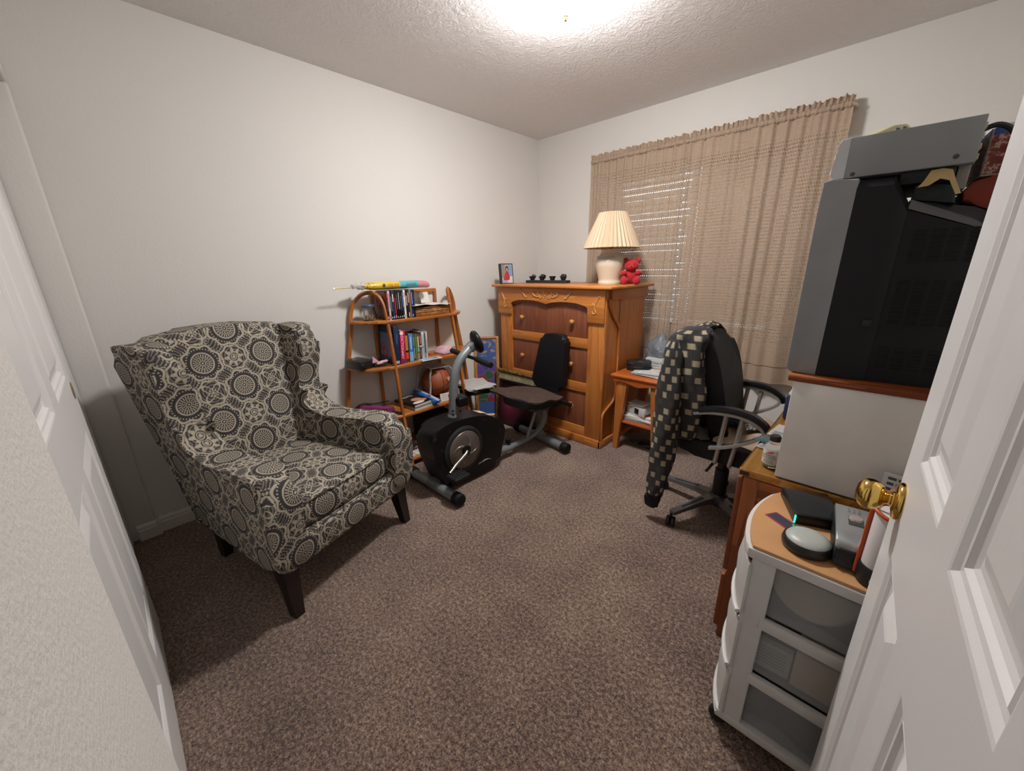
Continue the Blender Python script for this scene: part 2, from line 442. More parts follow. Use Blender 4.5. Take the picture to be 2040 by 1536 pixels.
# ---------------------------------------------------------------- armchair, medallion upholstery
def fabric():
    m, b, t = newmat('medallion_upholstery', rough=.85)
    uv = t.coord('UV')
    wob = t.noise(uv, 9, 2)
    s = t.sep(uv); sc = 1/.270
    u = t.mul(t.add(s[0], t.mul(t.sub(wob, .5), .012)), sc); v = t.mul(t.add(s[1], t.mul(t.sub(wob, .5), .012)), sc)
    a = t.add(u, v); c = t.sub(u, v)
    def cell(x): return t.sub(x, t.m('ROUND', x))
    fa, fc = cell(a), cell(c)
    ga, gc = t.sub(t.m('FRACT', a), .5), t.sub(t.m('FRACT', c), .5)
    r1 = t.m('SQRT', t.add(t.mul(fa, fa), t.mul(fc, fc))); th1 = t.m('ARCTAN2', fc, fa)
    r2 = t.m('SQRT', t.add(t.mul(ga, ga), t.mul(gc, gc))); th2 = t.m('ARCTAN2', gc, ga)
    cs = lambda th, n, ph=0.0: t.m('COSINE', t.add(t.mul(th, float(n)), ph))
    par = t.m('FRACT', t.mul(t.add(t.m('FLOOR', a), t.m('FLOOR', c)), .5))       # 0 / .5: which kind of flower
    par = t.m('GREATER_THAN', par, .25)
    r0 = r1; r1 = t.mul(r0, 1.24)
    # round medallion
    med = t.band(r1, .285, .020)
    med = t.mx(med, t.mul(t.band(r1, .215, .032), t.step(-.25, .25, cs(th1, 22))))
    med = t.mx(med, t.band(r1, .165, .009, .006))
    med = t.mx(med, t.mul(t.band(r1, .118, .024), t.step(-.3, .3, cs(th1, 12))))
    med = t.mx(med, t.band(r1, .070, .012, .006)); med = t.mx(med, t.sub(1.0, t.step(.022, .032, r1)))
    rin = r1; r1 = t.mul(r0, 1.15); r2 = t.mul(r2, .86)
    # beaded collar and scrolls round the medallion
    col = t.mul(t.band(r1, .375, .016), t.step(-.1, .5, cs(th1, 34)))
    sw = t.add(r1, t.mul(cs(th1, 8, .6), .030))
    col = t.mx(col, t.band(sw, .445, .028)); 
    col = t.mx(col, t.mul(t.band(sw, .50, .014), t.step(-.2, .4, cs(th1, 40))))
    # flowers in the gaps: big eight-petal and small four-pointed star
    pet = t.add(.120, t.mul(cs(th2, 8), .045))
    f1 = t.sub(1.0, t.step(-.012, .012, t.sub(r2, t.add(pet, .035))))
    f1 = t.mul(f1, t.step(-.010, .010, t.m('ABSOLUTE', t.sub(r2, t.add(pet, .002)))))
    f1 = t.mul(f1, t.step(.008, .014, t.m('ABSOLUTE', t.sub(r2, .078)))); f1 = t.mul(f1, t.step(.006, .012, t.m('ABSOLUTE', t.sub(r2, .042))))
    st = t.add(.130, t.mul(cs(th2, 4), .075))
    f2 = t.band(r2, st, .020) if False else t.sub(1.0, t.step(.016, .026, t.m('ABSOLUTE', t.sub(r2, st))))
    f2 = t.mx(f2, t.mul(t.band(r2, .060, .026), t.step(-.2, .3, cs(th2, 8)))); f2 = t.mx(f2, t.sub(1.0, t.step(.018, .028, r2)))
    fl = t.add(t.mul(f1, par), t.mul(f2, t.sub(1.0, par)))
    fl = t.mul(fl, t.step(.49, .52, sw))
    r2 = t.mul(r2, 1/.86); ring = t.sub(1.0, t.step(.016, .026, t.m('ABSOLUTE', t.sub(t.add(r2, t.mul(cs(th2, 8), .016)), .285))))
    ring = t.mx(ring, t.mul(t.sub(1.0, t.step(.010, .018, t.m('ABSOLUTE', t.sub(r2, .335)))), t.step(-.2, .4, cs(th2, 36))))
    fl = t.mx(fl, t.mul(ring, t.step(.47, .50, sw)))
    inside = t.sub(1.0, t.step(.318, .328, rin))
    val = t.add(t.mul(med, inside), t.mul(t.mx(col, fl), t.sub(1.0, inside)))
    # mid-tone leaves between
    lv = t.mul(t.step(.50, .53, sw), t.step(.1, .6, t.m('SINE', t.add(t.mul(r2, 95.0), t.mul(th2, 3.0)))))
    fine = t.noise(uv, 900, 2, .7)
    dk, md, lt = S('#2e2c2d'), S('#7d7568'), S('#b4aa97')
    base = t.mix(t.mul(lv, .9), dk, md)
    cc = t.mix(t.m('MULTIPLY', val, .95), base, lt)
    cc = t.mix(t.mul(t.step(.35, .75, fine), .35), cc, S('#3c3936'))
    t.L.new(cc, b.inputs['Base Color'])
    t.L.new(t.bump(t.add(fine, t.mul(val, .4)), .35, .0015), b.inputs['Normal'])
    return m
M_FAB = fabric()
M_ESP = P('#1d1512', .35)
AC = thing('armchair', 'upholstered wing armchair with grey and cream medallion pattern beside the left wall', 'armchair', (.947, -2.54, 0), (0, 0, atan2(-.947, .321)))
def xo(y, z):
    k = min(1, max(0, (.1-y)/.75)); zz = min(1, max(0, (z-.2)/.8))
    x = .372*(1-k) + k*(.285+.085*zz)
    bul = .018*sin(pi*min(1, max(0, (z-.2)/.42))) * (1-k)
    return x+bul
out = [(.085,.215),(.105,.33),(.118,.46),(.115,.54),(.085,.595),(.03,.618),(-.06,.622),(-.17,.612),(-.28,.610),(-.36,.622),(-.42,.655),(-.458,.71),(-.465,.79),(-.448,.87),(-.435,.94),(-.44,1.0),(-.475,1.04),(-.54,1.058),(-.63,1.062),(-.70,1.05),(-.735,1.01),(-.715,.85),(-.68,.62),(-.64,.40),(-.60,.225),(-.52,.212),(-.3,.212),(-.1,.212)]
out = [(p.x, p.y) for p in catmull([(a, c, 0) for a, c in out], 3, closed=True)]
for sg, nm in ((1, 'near'), (-1, 'far')):
    bm = BM(); prism(bm, out, 0, .135, 'yz', .052, 5)
    bmesh.ops.triangulate(bm, faces=[f for f in bm.faces if len(f.verts) > 4])
    for v in bm.verts:
        d = .135-v.co.x; wide = 1.0 if v.co.z < .66 else max(.80, 1-(v.co.z-.66)*.8)
        v.co.x = sg*(xo(v.co.y, v.co.z)-d*wide)
    obj('arm_and_wing', bm, M_FAB, AC, 60, uv=True)
# back cushion: arched top, leaning
ol = [(-.245,.36),(-.262,.60),(-.285,.85),(-.305,1.0),(-.30,1.05),(-.26,1.075),(-.13,1.09),(0,1.095),(.13,1.09),(.26,1.075),(.30,1.05),(.305,1.0),(.285,.85),(.262,.60),(.245,.36)]
bm = BM(); prism(bm, ol, 0, .15, 'xz', .045, 4)
bmesh.ops.subdivide_edges(bm, edges=[e for e in bm.edges if e.calc_length() > .2], cuts=6, use_grid_fill=True)
bmesh.ops.triangulate(bm, faces=[f for f in bm.faces if len(f.verts) > 4])
for v in bm.verts:
    z = v.co.z; lean = -.145-.20*(z-.36)
    puff = .022*max(0, 1-(v.co.x/.3)**2)*sin(pi*min(1, max(0, (z-.36)/.72))) if v.co.y > .1 else 0
    v.co.y = v.co.y-.600+lean+.145+puff
obj('backrest', bm, M_FAB, AC, 60, uv=True)
bm = BM(); prism(bm, [(-.30,.215),(-.36,1.0),(-.30,1.05),(.30,1.05),(.36,1.0),(.30,.215)], 0, .03, 'xz', .01, 2)
for v in bm.verts: v.co.y += -.615-.15*(v.co.z-.215)
obj('outside_back', bm, M_FAB, AC, 50, uv=True)
# seat cushion with crown
bm = BM(); box(bm, (0, -.222, .392), (.492, .590, .125), .038, 4)
bmesh.ops.subdivide_edges(bm, edges=[e for e in bm.edges if e.calc_length() > .3], cuts=8, use_grid_fill=True)
for v in bm.verts:
    cx = max(0, 1-(v.co.x/.247)**2); cy = max(0, 1-((v.co.y+.222)/.297)**2)
    if v.co.z > .40: v.co.z += .026*cx*cy**.5
    v.co.y += .014*cx if v.co.y > 0 else 0
SEAT = obj('seat_cushion', bm, M_FAB, AC, 60, uv=True)
for z in (.452, .334):
    bm = BM(); pts = []
    for k in range(25): pts.append((-.236+.472*k/24, .068+.014*(1-((k-12)/12)**2)-.002, z))
    pts = [(-.246, -.1, z), (-.246, .045, z)]+pts+[(.246, .045, z), (.246, -.1, z)]
    tube(bm, pts, .0055, 8); obj('piping', bm, M_FAB, SEAT, 60, uv=True)
bm = BM(); box(bm, (0, -.25, .272), (.60, .68, .125), .02, 3)
for v in bm.verts: v.co.x *= (.90+.25*min(1, max(0, (v.co.y+.6)/.7))); v.co.y += .004
obj('seat_rail', bm, M_FAB, AC, 50, uv=True)
for x, y, dx, dy in ((.318, .035, .01, .03), (-.318, .035, -.01, .03), (.235, -.545, .0, -.03), (-.235, -.545, 0, -.03)):
    bm = BM(); rings(bm, [[(x+dx*k+a*w, y+dy*k+c*w, z) for a, c in ((-1,-1),(1,-1),(1,1),(-1,1))] for k, w, z in ((1, .019, 0), (.4, .026, .12), (0, .033, .222))])
    obj('leg', bm, M_ESP, AC, 30)
# ---------------------------------------------------------------- bentwood shelf unit on the left wall
M_PINE = wood('honey_pine', '#8f4f1e', '#b56f2e', 'z', 8)
M_PINEX = wood('honey_pine_along_wall', '#93521f', '#bd7733', 'y', 8, .3)
YC = -1.545
SH = thing('bentwood_shelf', 'honey wooden four-tier shelf unit with bentwood arched ends on the left wall', 'shelf unit', (.2, YC, 0))
for s in (-1, 1):
    Y = lambda d: YC+s*d
    bm = BM()
    path = catmull([(.415, Y(.305), 0), (.345, Y(.285), .22), (.298, Y(.277), .42), (.262, Y(.272), .69), (.228, Y(.268), .90), (.208, Y(.267), 1.02), (.192, Y(.269), 1.10), (.160, Y(.283), 1.158), (.115, Y(.316), 1.184), (.074, Y(.362), 1.170), (.046, Y(.406), 1.115), (.036, Y(.430), 1.045), (.034, Y(.440), .96), (.030, Y(.492), .69), (.027, Y(.540), .36), (.025, Y(.582), 0)], 5)
    tube(bm, path, 0, sq=(.021, .017)); obj('arched_end', bm, M_PINE, SH, 30)
    bm = BM(); lohi(bm, (.012, Y(.262)-.010, 0), (.030, Y(.262)+.010, 1.178), .003); obj('back_post', bm, M_PINE, SH)
bm = BM(); lohi(bm, (.012, YC-.27, 1.160), (.029, YC+.27, 1.185), .004); obj('top_rail', bm, M_PINEX, SH)
SHELVES = []
for zt, xf, hw, hl in ((1.005, .232, .258, .446), (.700, .275, .262, .503), (.360, .325, .268, .550), (.060, .405, .285, .59)):
    bm = BM(); half = [(xf, 0), (xf, hw*.6), (xf, hw), (xf-.012, hw+.04), (xf-.055, hl-.075), (xf-.11, hl-.02), (xf*.35, hl), (.014, hl)]
    o = [(.014, YC-hl)]+[(x, YC-y) for x, y in reversed(half[2:-1])]+[(x, YC+y) for x, y in half[2:]]
    prism(bm, o, zt-.022, zt, 'xy', .006, 3)
    SHELVES.append(obj('shelf', bm, M_PINEX, SH, 40))
# ---- things on the top tier
def upright(name, y0, y1, z0, h, x0, x1, cover, label, cat, group, page='#d9cfb8', lean=0.0, spine=None, marks=()):
    """a book or case standing with its spine toward the room (+x); marks = (z0, z1, colour) strips on the spine"""
    r = thing(name, label, cat, ((x0+x1)/2, (y0+y1)/2, z0), (0, 0, 0), group)
    w = y1-y0; d = x1-x0; R = RX(0) if not lean else RX(lean)
    def put(bm):
        if lean: bmesh.ops.rotate(bm, verts=bm.verts[:], cent=(0, -w/2 if lean < 0 else w/2, 0), matrix=RX(lean))
    bm = BM(); t = min(.0022, w*.14)
    lohi(bm, (-d/2, -w/2, 0), (d/2, -w/2+t, h), .0006, 1); lohi(bm, (-d/2, w/2-t, 0), (d/2, w/2, h), .0006, 1)
    lohi(bm, (d/2-t, -w/2, 0), (d/2+.0015, w/2, h), .0012, 2); put(bm); obj('cover', bm, cover, r)
    bm = BM(); lohi(bm, (-d/2+.003, -w/2+t, .003), (d/2-t, w/2-t, h-.004)); put(bm); obj('pages', bm, P(page, .8), r)
    for k, (a, c, colr, wf) in enumerate(marks):
        bm = BM(); lohi(bm, (d/2+.0012, -w*wf/2, a*h), (d/2+.0022, w*wf/2, c*h)); put(bm); obj('print', bm, P(colr, .5), r)
    return r
dv = [('#1b1b22', 'black', [(.05,.12,'#b9b9c0',.6),(.75,.95,'#8c1f1c',.8),(.3,.7,'#7a2320',.7)]), ('#c9bfc0', 'pale pink and white', [(.05,.15,'#8a1a26',.7),(.4,.9,'#9d3040',.5)]), ('#15161c', 'black with grey print', [(.3,.8,'#8f8f96',.4),(.05,.1,'#d0d0d0',.6)]),
      ('#34345c', 'indigo with white figure', [(.62,.88,'#d8d2d0',.8),(.05,.12,'#c9c9d8',.6)]), ('#181214', 'black with red title', [(.2,.75,'#b3242c',.8),(.05,.16,'#d8a090',.7)]), ('#141518', 'black with olive print', [(.35,.85,'#6f6648',.5),(.05,.10,'#c8c8c8',.6)]), ('#101216', 'black with white script', [(.35,.92,'#c4ccd0',.4),(.05,.1,'#c8c8c8',.5)]),
      ('#15181a', 'black with green-grey print', [(.3,.8,'#5a6a62',.4),(.05,.1,'#b8b8b8',.6)]), ('#23234a', 'navy with lilac lettering', [(.4,.9,'#8c8cb8',.4),(.06,.12,'#d8d8e0',.6)]), ('#e4e0d4', 'white with black dots', [(.06,.12,'#22262a',.4),(.75,.92,'#b0543c',.6),(.25,.7,'#9aa0a4',.25)]), ('#1a1614', 'black with white hand lettering', [(.45,.8,'#c8c4b8',.6)]),
      ('#2a2a30', 'charcoal with pink patch', [(.55,.9,'#c9a09a',.7),(.05,.2,'#c8c2b4',.7)]), ('#8e6f55', 'tan brown', [(.1,.9,'#5e4232',.4)]), ('#1d2f5e', 'royal blue', [(.5,.9,'#8fb0d8',.5),(.05,.12,'#c8d4e4',.5)]), ('#14192e', 'dark navy', [(.4,.8,'#3a4a7a',.4)])]
y = -1.808
for k, (cv, nm, mk) in enumerate(dv):
    w = .0145
    upright('dvd_case', y, y+w-.0006, 1.005, .190, .085, .215, P(cv, .25), 'dvd case %s on the top tier, %s from the jar end' % (nm, ['first','second','third','fourth','fifth','sixth','seventh','eighth','ninth','tenth','eleventh','twelfth','thirteenth','fourteenth','last'][k]), 'dvd', 'dvd cases on the top tier', '#202024', 0, None, [(a_, c2_, h_, w_*.62) for a_, c2_, h_, w_ in mk])
    y += w
# cover art of the first case faces along the shelf
f0 = [o for o in bpy.data.objects if o.name == 'dvd_case'][0]
m, b, t = newmat('fiery_cover_print', rough=.25); n = t.noise(t.map(t.coord(), (1,1,.6)), 26, 4, .6, .8)
t.L.new(t.ramp(n, [(.35, S('#1c1018')), (.5, S('#5d1a18')), (.6, S('#a84a22')), (.72, S('#d89a3a'))]), b.inputs['Base Color'])
bm = BM(); lohi(bm, (-.063, -.00755, .004), (.062, -.00715, .186)); obj('cover_art', bm, m, f0)
# old leather-bound book lying flat, loose papers on it
r = thing('old_book', 'thick old brown leather book lying flat on the top tier', 'book', (.12, -1.44, 1.005))
M_LEA, b, t = newmat('worn_brown_leather', rough=.6); n = t.noise(t.coord(), 35, 5, .65)
t.L.new(t.ramp(n, [(.3, S('#5a3517')), (.55, S('#94602e')), (.75, S('#c08c4c'))]), b.inputs['Base Color']); t.L.new(t.bump(n, .6, .004), b.inputs['Normal'])
def slab(bm, x0, x1, y0, y1, z0, z1, wob, n=10):
    vs = box(bm, ((x0+x1)/2, (y0+y1)/2, (z0+z1)/2), (x1-x0, y1-y0, z1-z0), min(.006, (z1-z0)*.3), 2)
    bmesh.ops.subdivide_edges(bm, edges=[e for e in bm.edges if e.calc_length() > .06], cuts=4, use_grid_fill=True)
    rnd = random.Random(int(x0*1e3)+int(z1*1e4))
    for v in bm.verts:
        v.co += Vector((sin(v.co.y*50+z0*90)*wob, sin(v.co.x*60)*wob, (v.co.z-z0)/(z1-z0)*(sin(v.co.y*31+1)*wob+sin(v.co.x*44)*wob*.6)))
bm = BM(); slab(bm, .045, .212, -1.588, -1.296, 1.007, 1.060, .0022); obj('page_block', bm, M_LEA, r)
bm = BM(); slab(bm, .04, .218, -1.592, -1.292, 1.060, 1.068, .0016); obj('cover', bm, P('#7d5022', .6), r)
bm = BM(); tube(bm, [(.216, -1.58, 1.036), (.2165, -1.44, 1.037), (.216, -1.30, 1.040)], .0016, 6); obj('binding_cord', bm, P('#a8783a', .6), r)
bm = BM(); sheet(bm, 12, 8, lambda u, v: (.045+.19*v+.01*sin(u*9), -1.60+.325*u-.02*v, 1.0745+.008*sin(u*6+v*3)**2+.010*(1-u)*v)); solid(bm, .0008)
one('loose_paper', bm, P('#cfcac2', .8), 'crumpled white paper sheet on top of the old brown book', 'paper')
bm = BM(); R_ = RY(-14); box(bm, (.05, -1.40, 1.122), (.0015, .075, .080), 0, rot=R_); one('index_card', bm, P('#d2cec6', .7), 'small white card standing behind the old brown book', 'card')
# ribbed glass jar, blue lid
J = thing('glass_jar', 'ribbed clear glass jar with blue lid and stones inside', 'jar', (.125, -1.892, 1.005))
M_JAR, b, t = newmat('clear_glass', (.96,.98,.98,1), .03, **{'Transmission Weight': 1.0, 'IOR': 1.45})
bm = BM(); lathe(bm, [(.0,1.006),(.036,1.006),(.046,1.018),(.049,1.040),(.045,1.062),(.037,1.076),(.038,1.080),(.0395,1.090),(.034,1.092),(.033,1.08),(.040,1.06),(.044,1.04),(.041,1.02),(.033,1.010),(.0,1.010)], 32, (.125,-1.892,0), flute=.022); obj('glass', bm, M_JAR, J, 60)
bm = BM(); lathe(bm, [(.0,1.092),(.040,1.092),(.0415,1.094),(.0415,1.106),(.039,1.110),(.0,1.110)], 28, (.125,-1.892,0)); obj('lid', bm, P('#3c4468', .35), J)
bm = BM(); rr = random.Random(3)
for k in range(26):
    a, d = rr.random()*6.28, rr.random()**.5*.028; ball(bm, (.125+d*cos(a), -1.892+d*sin(a), 1.018+rr.random()*.022), (.007, .006, .005), 8)
obj('stones', bm, P('#b7a488', .5), J)['kind'] = 'stuff'
# feather duster in its printed sleeve, lying on the dvd cases
D = thing('feather_duster', 'feather duster in a yellow, teal and pink sleeve lying on the dvd cases', 'duster', (.13, -1.72, 1.197))
bm = BM(); tube(bm, [(.130, -2.10, 1.222), (.130, -1.90, 1.224)], .0035, 8); obj('stick', bm, P('#94804a', .4, .4), D)
bm = BM(); tube(bm, [(.130, -2.103, 1.222), (.130, -2.094, 1.222)], .0048, 10); obj('stick_cap', bm, P('#d8d8d4', .3, .8), D)
def sleeve(nm, ys, rs, mat, lab=None, droop=0):
    bm = BM(); rg = []
    for yy, rr in zip(ys, rs):
        rg.append([(.130+rr*1.15*cos(a), yy, 1.226+rr*.86*sin(a)-droop*max(0, yy+1.47)**1.0) for a in [2*pi*k/18 for k in range(18)]])
    rings(bm, rg); return obj(nm, bm, mat, D, 60, label=lab)
M_YEL, b, t = newmat('yellow_sleeve_print', rough=.3); co = t.coord(); s = t.sep(co)
n = t.noise(co, 90, 3, .6); spots = t.mul(t.step(.52, .58, n), t.sub(1.0, t.step(-.135, -.10, s[1])))
t.L.new(t.mix(spots, S('#d9b83c'), S('#7d5b1c')), b.inputs['Base Color'])
sleeve('yellow_sleeve', [-1.935, -1.90, -1.86, -1.80, -1.66], [.010, .020, .029, .031, .031], M_YEL)
sleeve('teal_sleeve', [-1.66, -1.58, -1.512], [.031, .031, .031], P('#57a5ae', .3))
sleeve('pink_sleeve', [-1.512, -1.46, -1.428, -1.412, -1.408], [.031, .031, .028, .018, .006], P('#c98086', .35), droop=.15)
m, b, t = newmat('crinkled_cellophane', (.92,.92,.9,1), .08, **{'Transmission Weight': .55, 'IOR': 1.3}); t.L.new(t.bump(t.noise(t.coord(), 60, 4), 1, .01), b.inputs['Normal'])
bm = BM(); rr = random.Random(5); rg = []
for k in range(7):
    yy = -1.985+k*.013
    rg.append([(.130+(.012+.018*k/6+rr.uniform(-.005,.006))*cos(a), yy+rr.uniform(-.004,.004), 1.231+(.008+.016*k/6+rr.uniform(-.003,.009))*sin(a)) for a in [2*pi*j/16 for j in range(16)]])
rings(bm, rg); obj('cellophane_end', bm, m, D, None)
RS = axes((0,1,0), (-.25,0,.97), (.97,0,.25))
text('ONE SIZE', .026, P('#d8722a', .5), D, (.167, -1.712, 1.2275), axes((0,1,0),(-.12,0,.99),(.99,0,.12)), squash=.82)
text('FEATHER', .022, P('#5c6878', .5), D, (.167, -1.575, 1.2275), axes((0,1,0),(-.12,0,.99),(.99,0,.12)), squash=.9)
bm = BM(); lathe(bm, [(.0, .1665), (.0115, .1665), (.0115, .1675), (.0, .1675)], 20, (0, -1.782, 1.228), 'x'); obj('sleeve_badge', bm, P('#4c4a30', .5), D)
# ---- things on the second tier
Z2 = .700
m, b, t = newmat('navy_cover_print', rough=.3); s = t.sep(t.coord('Generated'))
NB = upright('navy_book', -1.806, -1.767, Z2, .265, .035, .245, P('#1b2b48', .35), 'tall navy hardback book with red and grey cover picture', 'book', 'books on the second tier', '#e8e4da', -3, None, [(.04,.11,'#a9aeb2',.7),(.55,.8,'#39507a',.25)])
bm = BM(); lohi(bm, (-.080, -.0205, .055), (.075, -.0198, .215)); bmesh.ops.rotate(bm, verts=bm.verts[:], cent=(0, -.0195, 0), matrix=RX(-3)); obj('cover_picture', bm, P('#62718a', .4), NB)
for cx, cz, rr in ((-.02, .085, .030), (.035, .075, .026), (-.045, .12, .022)):
    bm = BM(); pts = [(cx+rr*cos(a), -.0212+.0008, cz+rr*sin(a)) for a in [2*pi*k/20 for k in range(20)]]; tube(bm, pts, .0042, 6, closed=True); bmesh.ops.rotate(bm, verts=bm.verts[:], cent=(0, -.0195, 0), matrix=RX(-3)); obj('cover_figure', bm, P('#a8323c', .4), NB)
DB = upright('dictionary', -1.762, -1.722, Z2, .232, .055, .245, P('#b41845', .35), 'thick crimson dictionary with cream spine lettering', 'book', 'books on the second tier', '#e6ddc8', -3, None, [(.03,.10,'#3a2f6a',.62)])
Rs = RX(-3) @ axes((0,0,-1), (0,1,0), (1,0,0))
text('DICTIONARY', .026, P('#e8d3c8', .5), DB, (.0965, .0015, .115), Rs, squash=1.02)
bm = BM(); lathe(bm, [(.009,.0955),(.014,.0955),(.014,.0972),(.009,.0972)], 20, (0, .004, .213), 'x'); obj('emblem', bm, P('#ead0c8', .5), DB)
bks = [('#1a1614','black and gold',.036,.200,'#8a6a34',[(.42,.94,'#a5813c',.55),(.12,.35,'#c24c26',.62),(.02,.1,'#4a2c1c',.6)]), ('#4a78b8','sky blue',.032,.195,'#d8c8a8',[(.02,.35,'#7fa4cc',.95),(.45,.9,'#a8c4e0',.3)]), ('#2e4a38','dark green',.017,.190,'#cdbf9f',[(.1,.5,'#6a9aa0',.5),(.55,.9,'#7aa06c',.4)]),
       ('#4a5a34','olive green',.017,.190,'#cdbf9f',[(.05,.9,'#6c8a48',.4)]), ('#5a4a2c','brown and cream novel',.018,.188,'#d4c6a0',[(.5,.9,'#cfc08a',.6),(.32,.48,'#54a6b4',.95),(.05,.28,'#a8894a',.7)]), ('#54202c','maroon',.020,.192,'#c9b898',[(.48,.53,'#d8c0b8',.9),(.6,.9,'#a87880',.4),(.1,.4,'#8a5a64',.4)]),
       ('#b9c4c0','pale mint',.020,.198,'#e0dccc',[(.1,.9,'#8fa49c',.3),(.42,.46,'#2a3a48',.5)]), ('#7e8a92','slate grey',.017,.204,'#dcd8cc',[(.2,.9,'#3c444c',.5)]), ('#c4beb2','off-white',.012,.196,'#e0dccc',[(.2,.7,'#9a948a',.4)])]
y = -1.7145
for cv, nm, w, h, pg, mk in bks:
    upright('paperback', y, y+w-.0008, Z2, h, .075, .225, P(cv, .4), '%s paperback book standing in the second tier row' % nm, 'book', 'books on the second tier', pg, -1.5, None, mk); y += w
# red bookend
bm = BM(); 
for a, c in (((.10, -1.507, .702), (.10, -1.507, .835)), ((.16, -1.507, .702), (.16, -1.507, .835)), ((.10, -1.507, .835), (.16, -1.507, .835)), ((.10, -1.507, .79), (.16, -1.507, .79)), ((.10, -1.507, .745), (.16, -1.507, .745)), ((.10, -1.507, .704), (.10, -1.455, .704)), ((.16, -1.507, .704), (.16, -1.455, .704)), ((.10,-1.455,.704),(.16,-1.455,.704))): tube(bm, [a, c], .0036, 6)
one('wire_bookend', bm, P('#a02c28', .4), 'red wire bookend at the end of the second tier books', 'bookend')
# pink folded case, car plate card, black box, pink hand grips
K = thing('pink_case', 'folded pale pink case on the second tier', 'case', (.19, -1.355, Z2), (0, 0, radians(6)))
bm = BM(); prism(bm, [(-.052,0),(.052,0),(.055,.012),(.030,.052),(-.030,.048),(-.055,.02)], -.045, .045, 'yz', .006, 3); obj('body', bm, P('#d3a9b4', .45), K)
bm = BM(); prism(bm, [(-.056,.016),(.058,.014),(.034,.056),(-.034,.052)], -.047, .047, 'yz', .003, 2); obj('flap', bm, P('#dcb6c0', .45), K)
bm = BM(); tube(bm, [(.048, -.057, .018), (.048, -.055, .004), (.048, .05, .004)], .003, 6); obj('seam', bm, P('#4a2c34', .5), K)
K = thing('plate_card', 'small pale blue licence plate card on the second tier edge', 'card', (.268, -1.535, Z2), (0, 0, radians(-4)))
bm = BM(); lohi(bm, (-.040, -.085, 0), (.034, .085, .0018), .0006, 1); obj('card', bm, P('#b9c8d4', .4), K)
text('C5WIII8B', .052, P('#3a4038', .5), K, (-.002, .005, .0022), axes((0,1,0), (-1,0,0), (0,0,1)), squash=.56)
bm = BM(); lohi(bm, (-.012, -.082, .0018), (.012, -.070, .0024)); obj('logo_stripe', bm, P('#2c5c9a', .4), K)
K = thing('black_box', 'small black plastic box on the second tier end', 'box', (.125, -2.00, Z2), (0, 0, radians(12)))
bm = BM(); lohi(bm, (-.075, -.048, 0), (.075, .048, .047), .004); obj('body', bm, P('#16171a', .35), K)
bm = BM(); lohi(bm, (-.077, -.050, .047), (.077, .050, .060), .003); obj('lid', bm, P('#2b2e30', .25), K)
bm = BM(); lathe(bm, [(.0,.0765),(.003,.0765),(.003,.0790),(.0,.079)], 10, (0,-.03,.036), 'x'); obj('stud', bm, P('#b8b8b8', .3, .8), K)
K = thing('pink_tool_set', 'pink folding grip tool set in black pouch on the second tier', 'tool set', (.16, -1.885, Z2))
bm = BM(); prism(bm, [(.09,-1.925),(.20,-1.93),(.215,-1.85),(.10,-1.835)], .700, .724, 'xy', .006, 2); obj('pouch', bm, P('#17161a', .7), K)
bm = BM(); prism(bm, [(-1.935,.727),(-1.880,.727),(-1.927,.772)], .165, .175, 'yz', .003, 2); obj('triangle', bm, P('#d8a8b4', .4), K)
for yy, zz in ((-1.88, .733), (-1.862, .733), (-1.895, .7275)):
    bm = BM(); tube(bm, [(.205, yy-.025, zz-.002), (.208, yy-.018, zz), (.208, yy+.016, zz+.002), (.206, yy+.024, zz)], [.003, .0085, .0085, .003], 10); obj('grip', bm, P('#dcaeba', .4), K)
# ---- third tier
Z3 = .360
K = thing('photo_book', 'black photo book titled HOPE lying on the third tier', 'book', (.19, -1.66, Z3+.024), (0, 0, radians(8)))
def flatbook(K, d, w, h, cov, pg):
    bm = BM(); lohi(bm, (-d/2, -w/2, 0), (d/2, w/2, .002)); lohi(bm, (-d/2, -w/2, h-.002), (d/2, w/2, h)); lohi(bm, (-d/2, -w/2-.001, 0), (d/2, -w/2+.002, h)); obj('cover', bm, cov, K)
    bm = BM(); lohi(bm, (-d/2+.003, -w/2+.002, .002), (d/2-.003, w/2-.003, h-.002)); obj('pages', bm, P(pg, .8), K)
flatbook(K, .225, .170, .020, P('#121214', .3), '#d8d4c8')
text('HOPE', .040, P('#e8e8e4', .5), K, (-.083, .0, .0204), axes((0,1,0), (-1,0,0), (0,0,1)), squash=1.05)
bm = BM(); ball(bm, (.015, .01, .020), (.034, .042, .0012), 16); ball(bm, (.055, .035, .020), (.026, .036, .001), 14); obj('portrait', bm, P('#c98a6c', .5), K)
bm = BM(); ball(bm, (.080, -.02, .020), (.026, .05, .001), 14); obj('portrait_collar', bm, P('#d8d4d0', .5), K)
K = thing('grey_book', 'grey hardback book under the black photo book on the third tier', 'book', (.195, -1.652, Z3), (0, 0, radians(3)))
flatbook(K, .235, .175, .024, P('#8a8078', .5), '#cfc8bc')
K = thing('rolled_poster', 'blue and white rolled posters in plastic sleeve leaning on the photo book', 'poster', (.19, -1.545, Z3))
for off, zz, r, colr in ((0, .028, .016, '#2f62a8'), (.026, .034, .013, '#b9c6d2'), (.016, .018, .009, '#dce0e2')):
    bm = BM(); tube(bm, [(.045, -1.555+off, Z3+zz+.022), (.345, -1.562+off, Z3+zz-.004)], r, 14, cap=False); tube(bm, [(.345, -1.562+off, Z3+zz-.004), (.045, -1.555+off, Z3+zz+.022)], r*.82, 14, cap=False); obj('roll', bm, P(colr, .3), K)
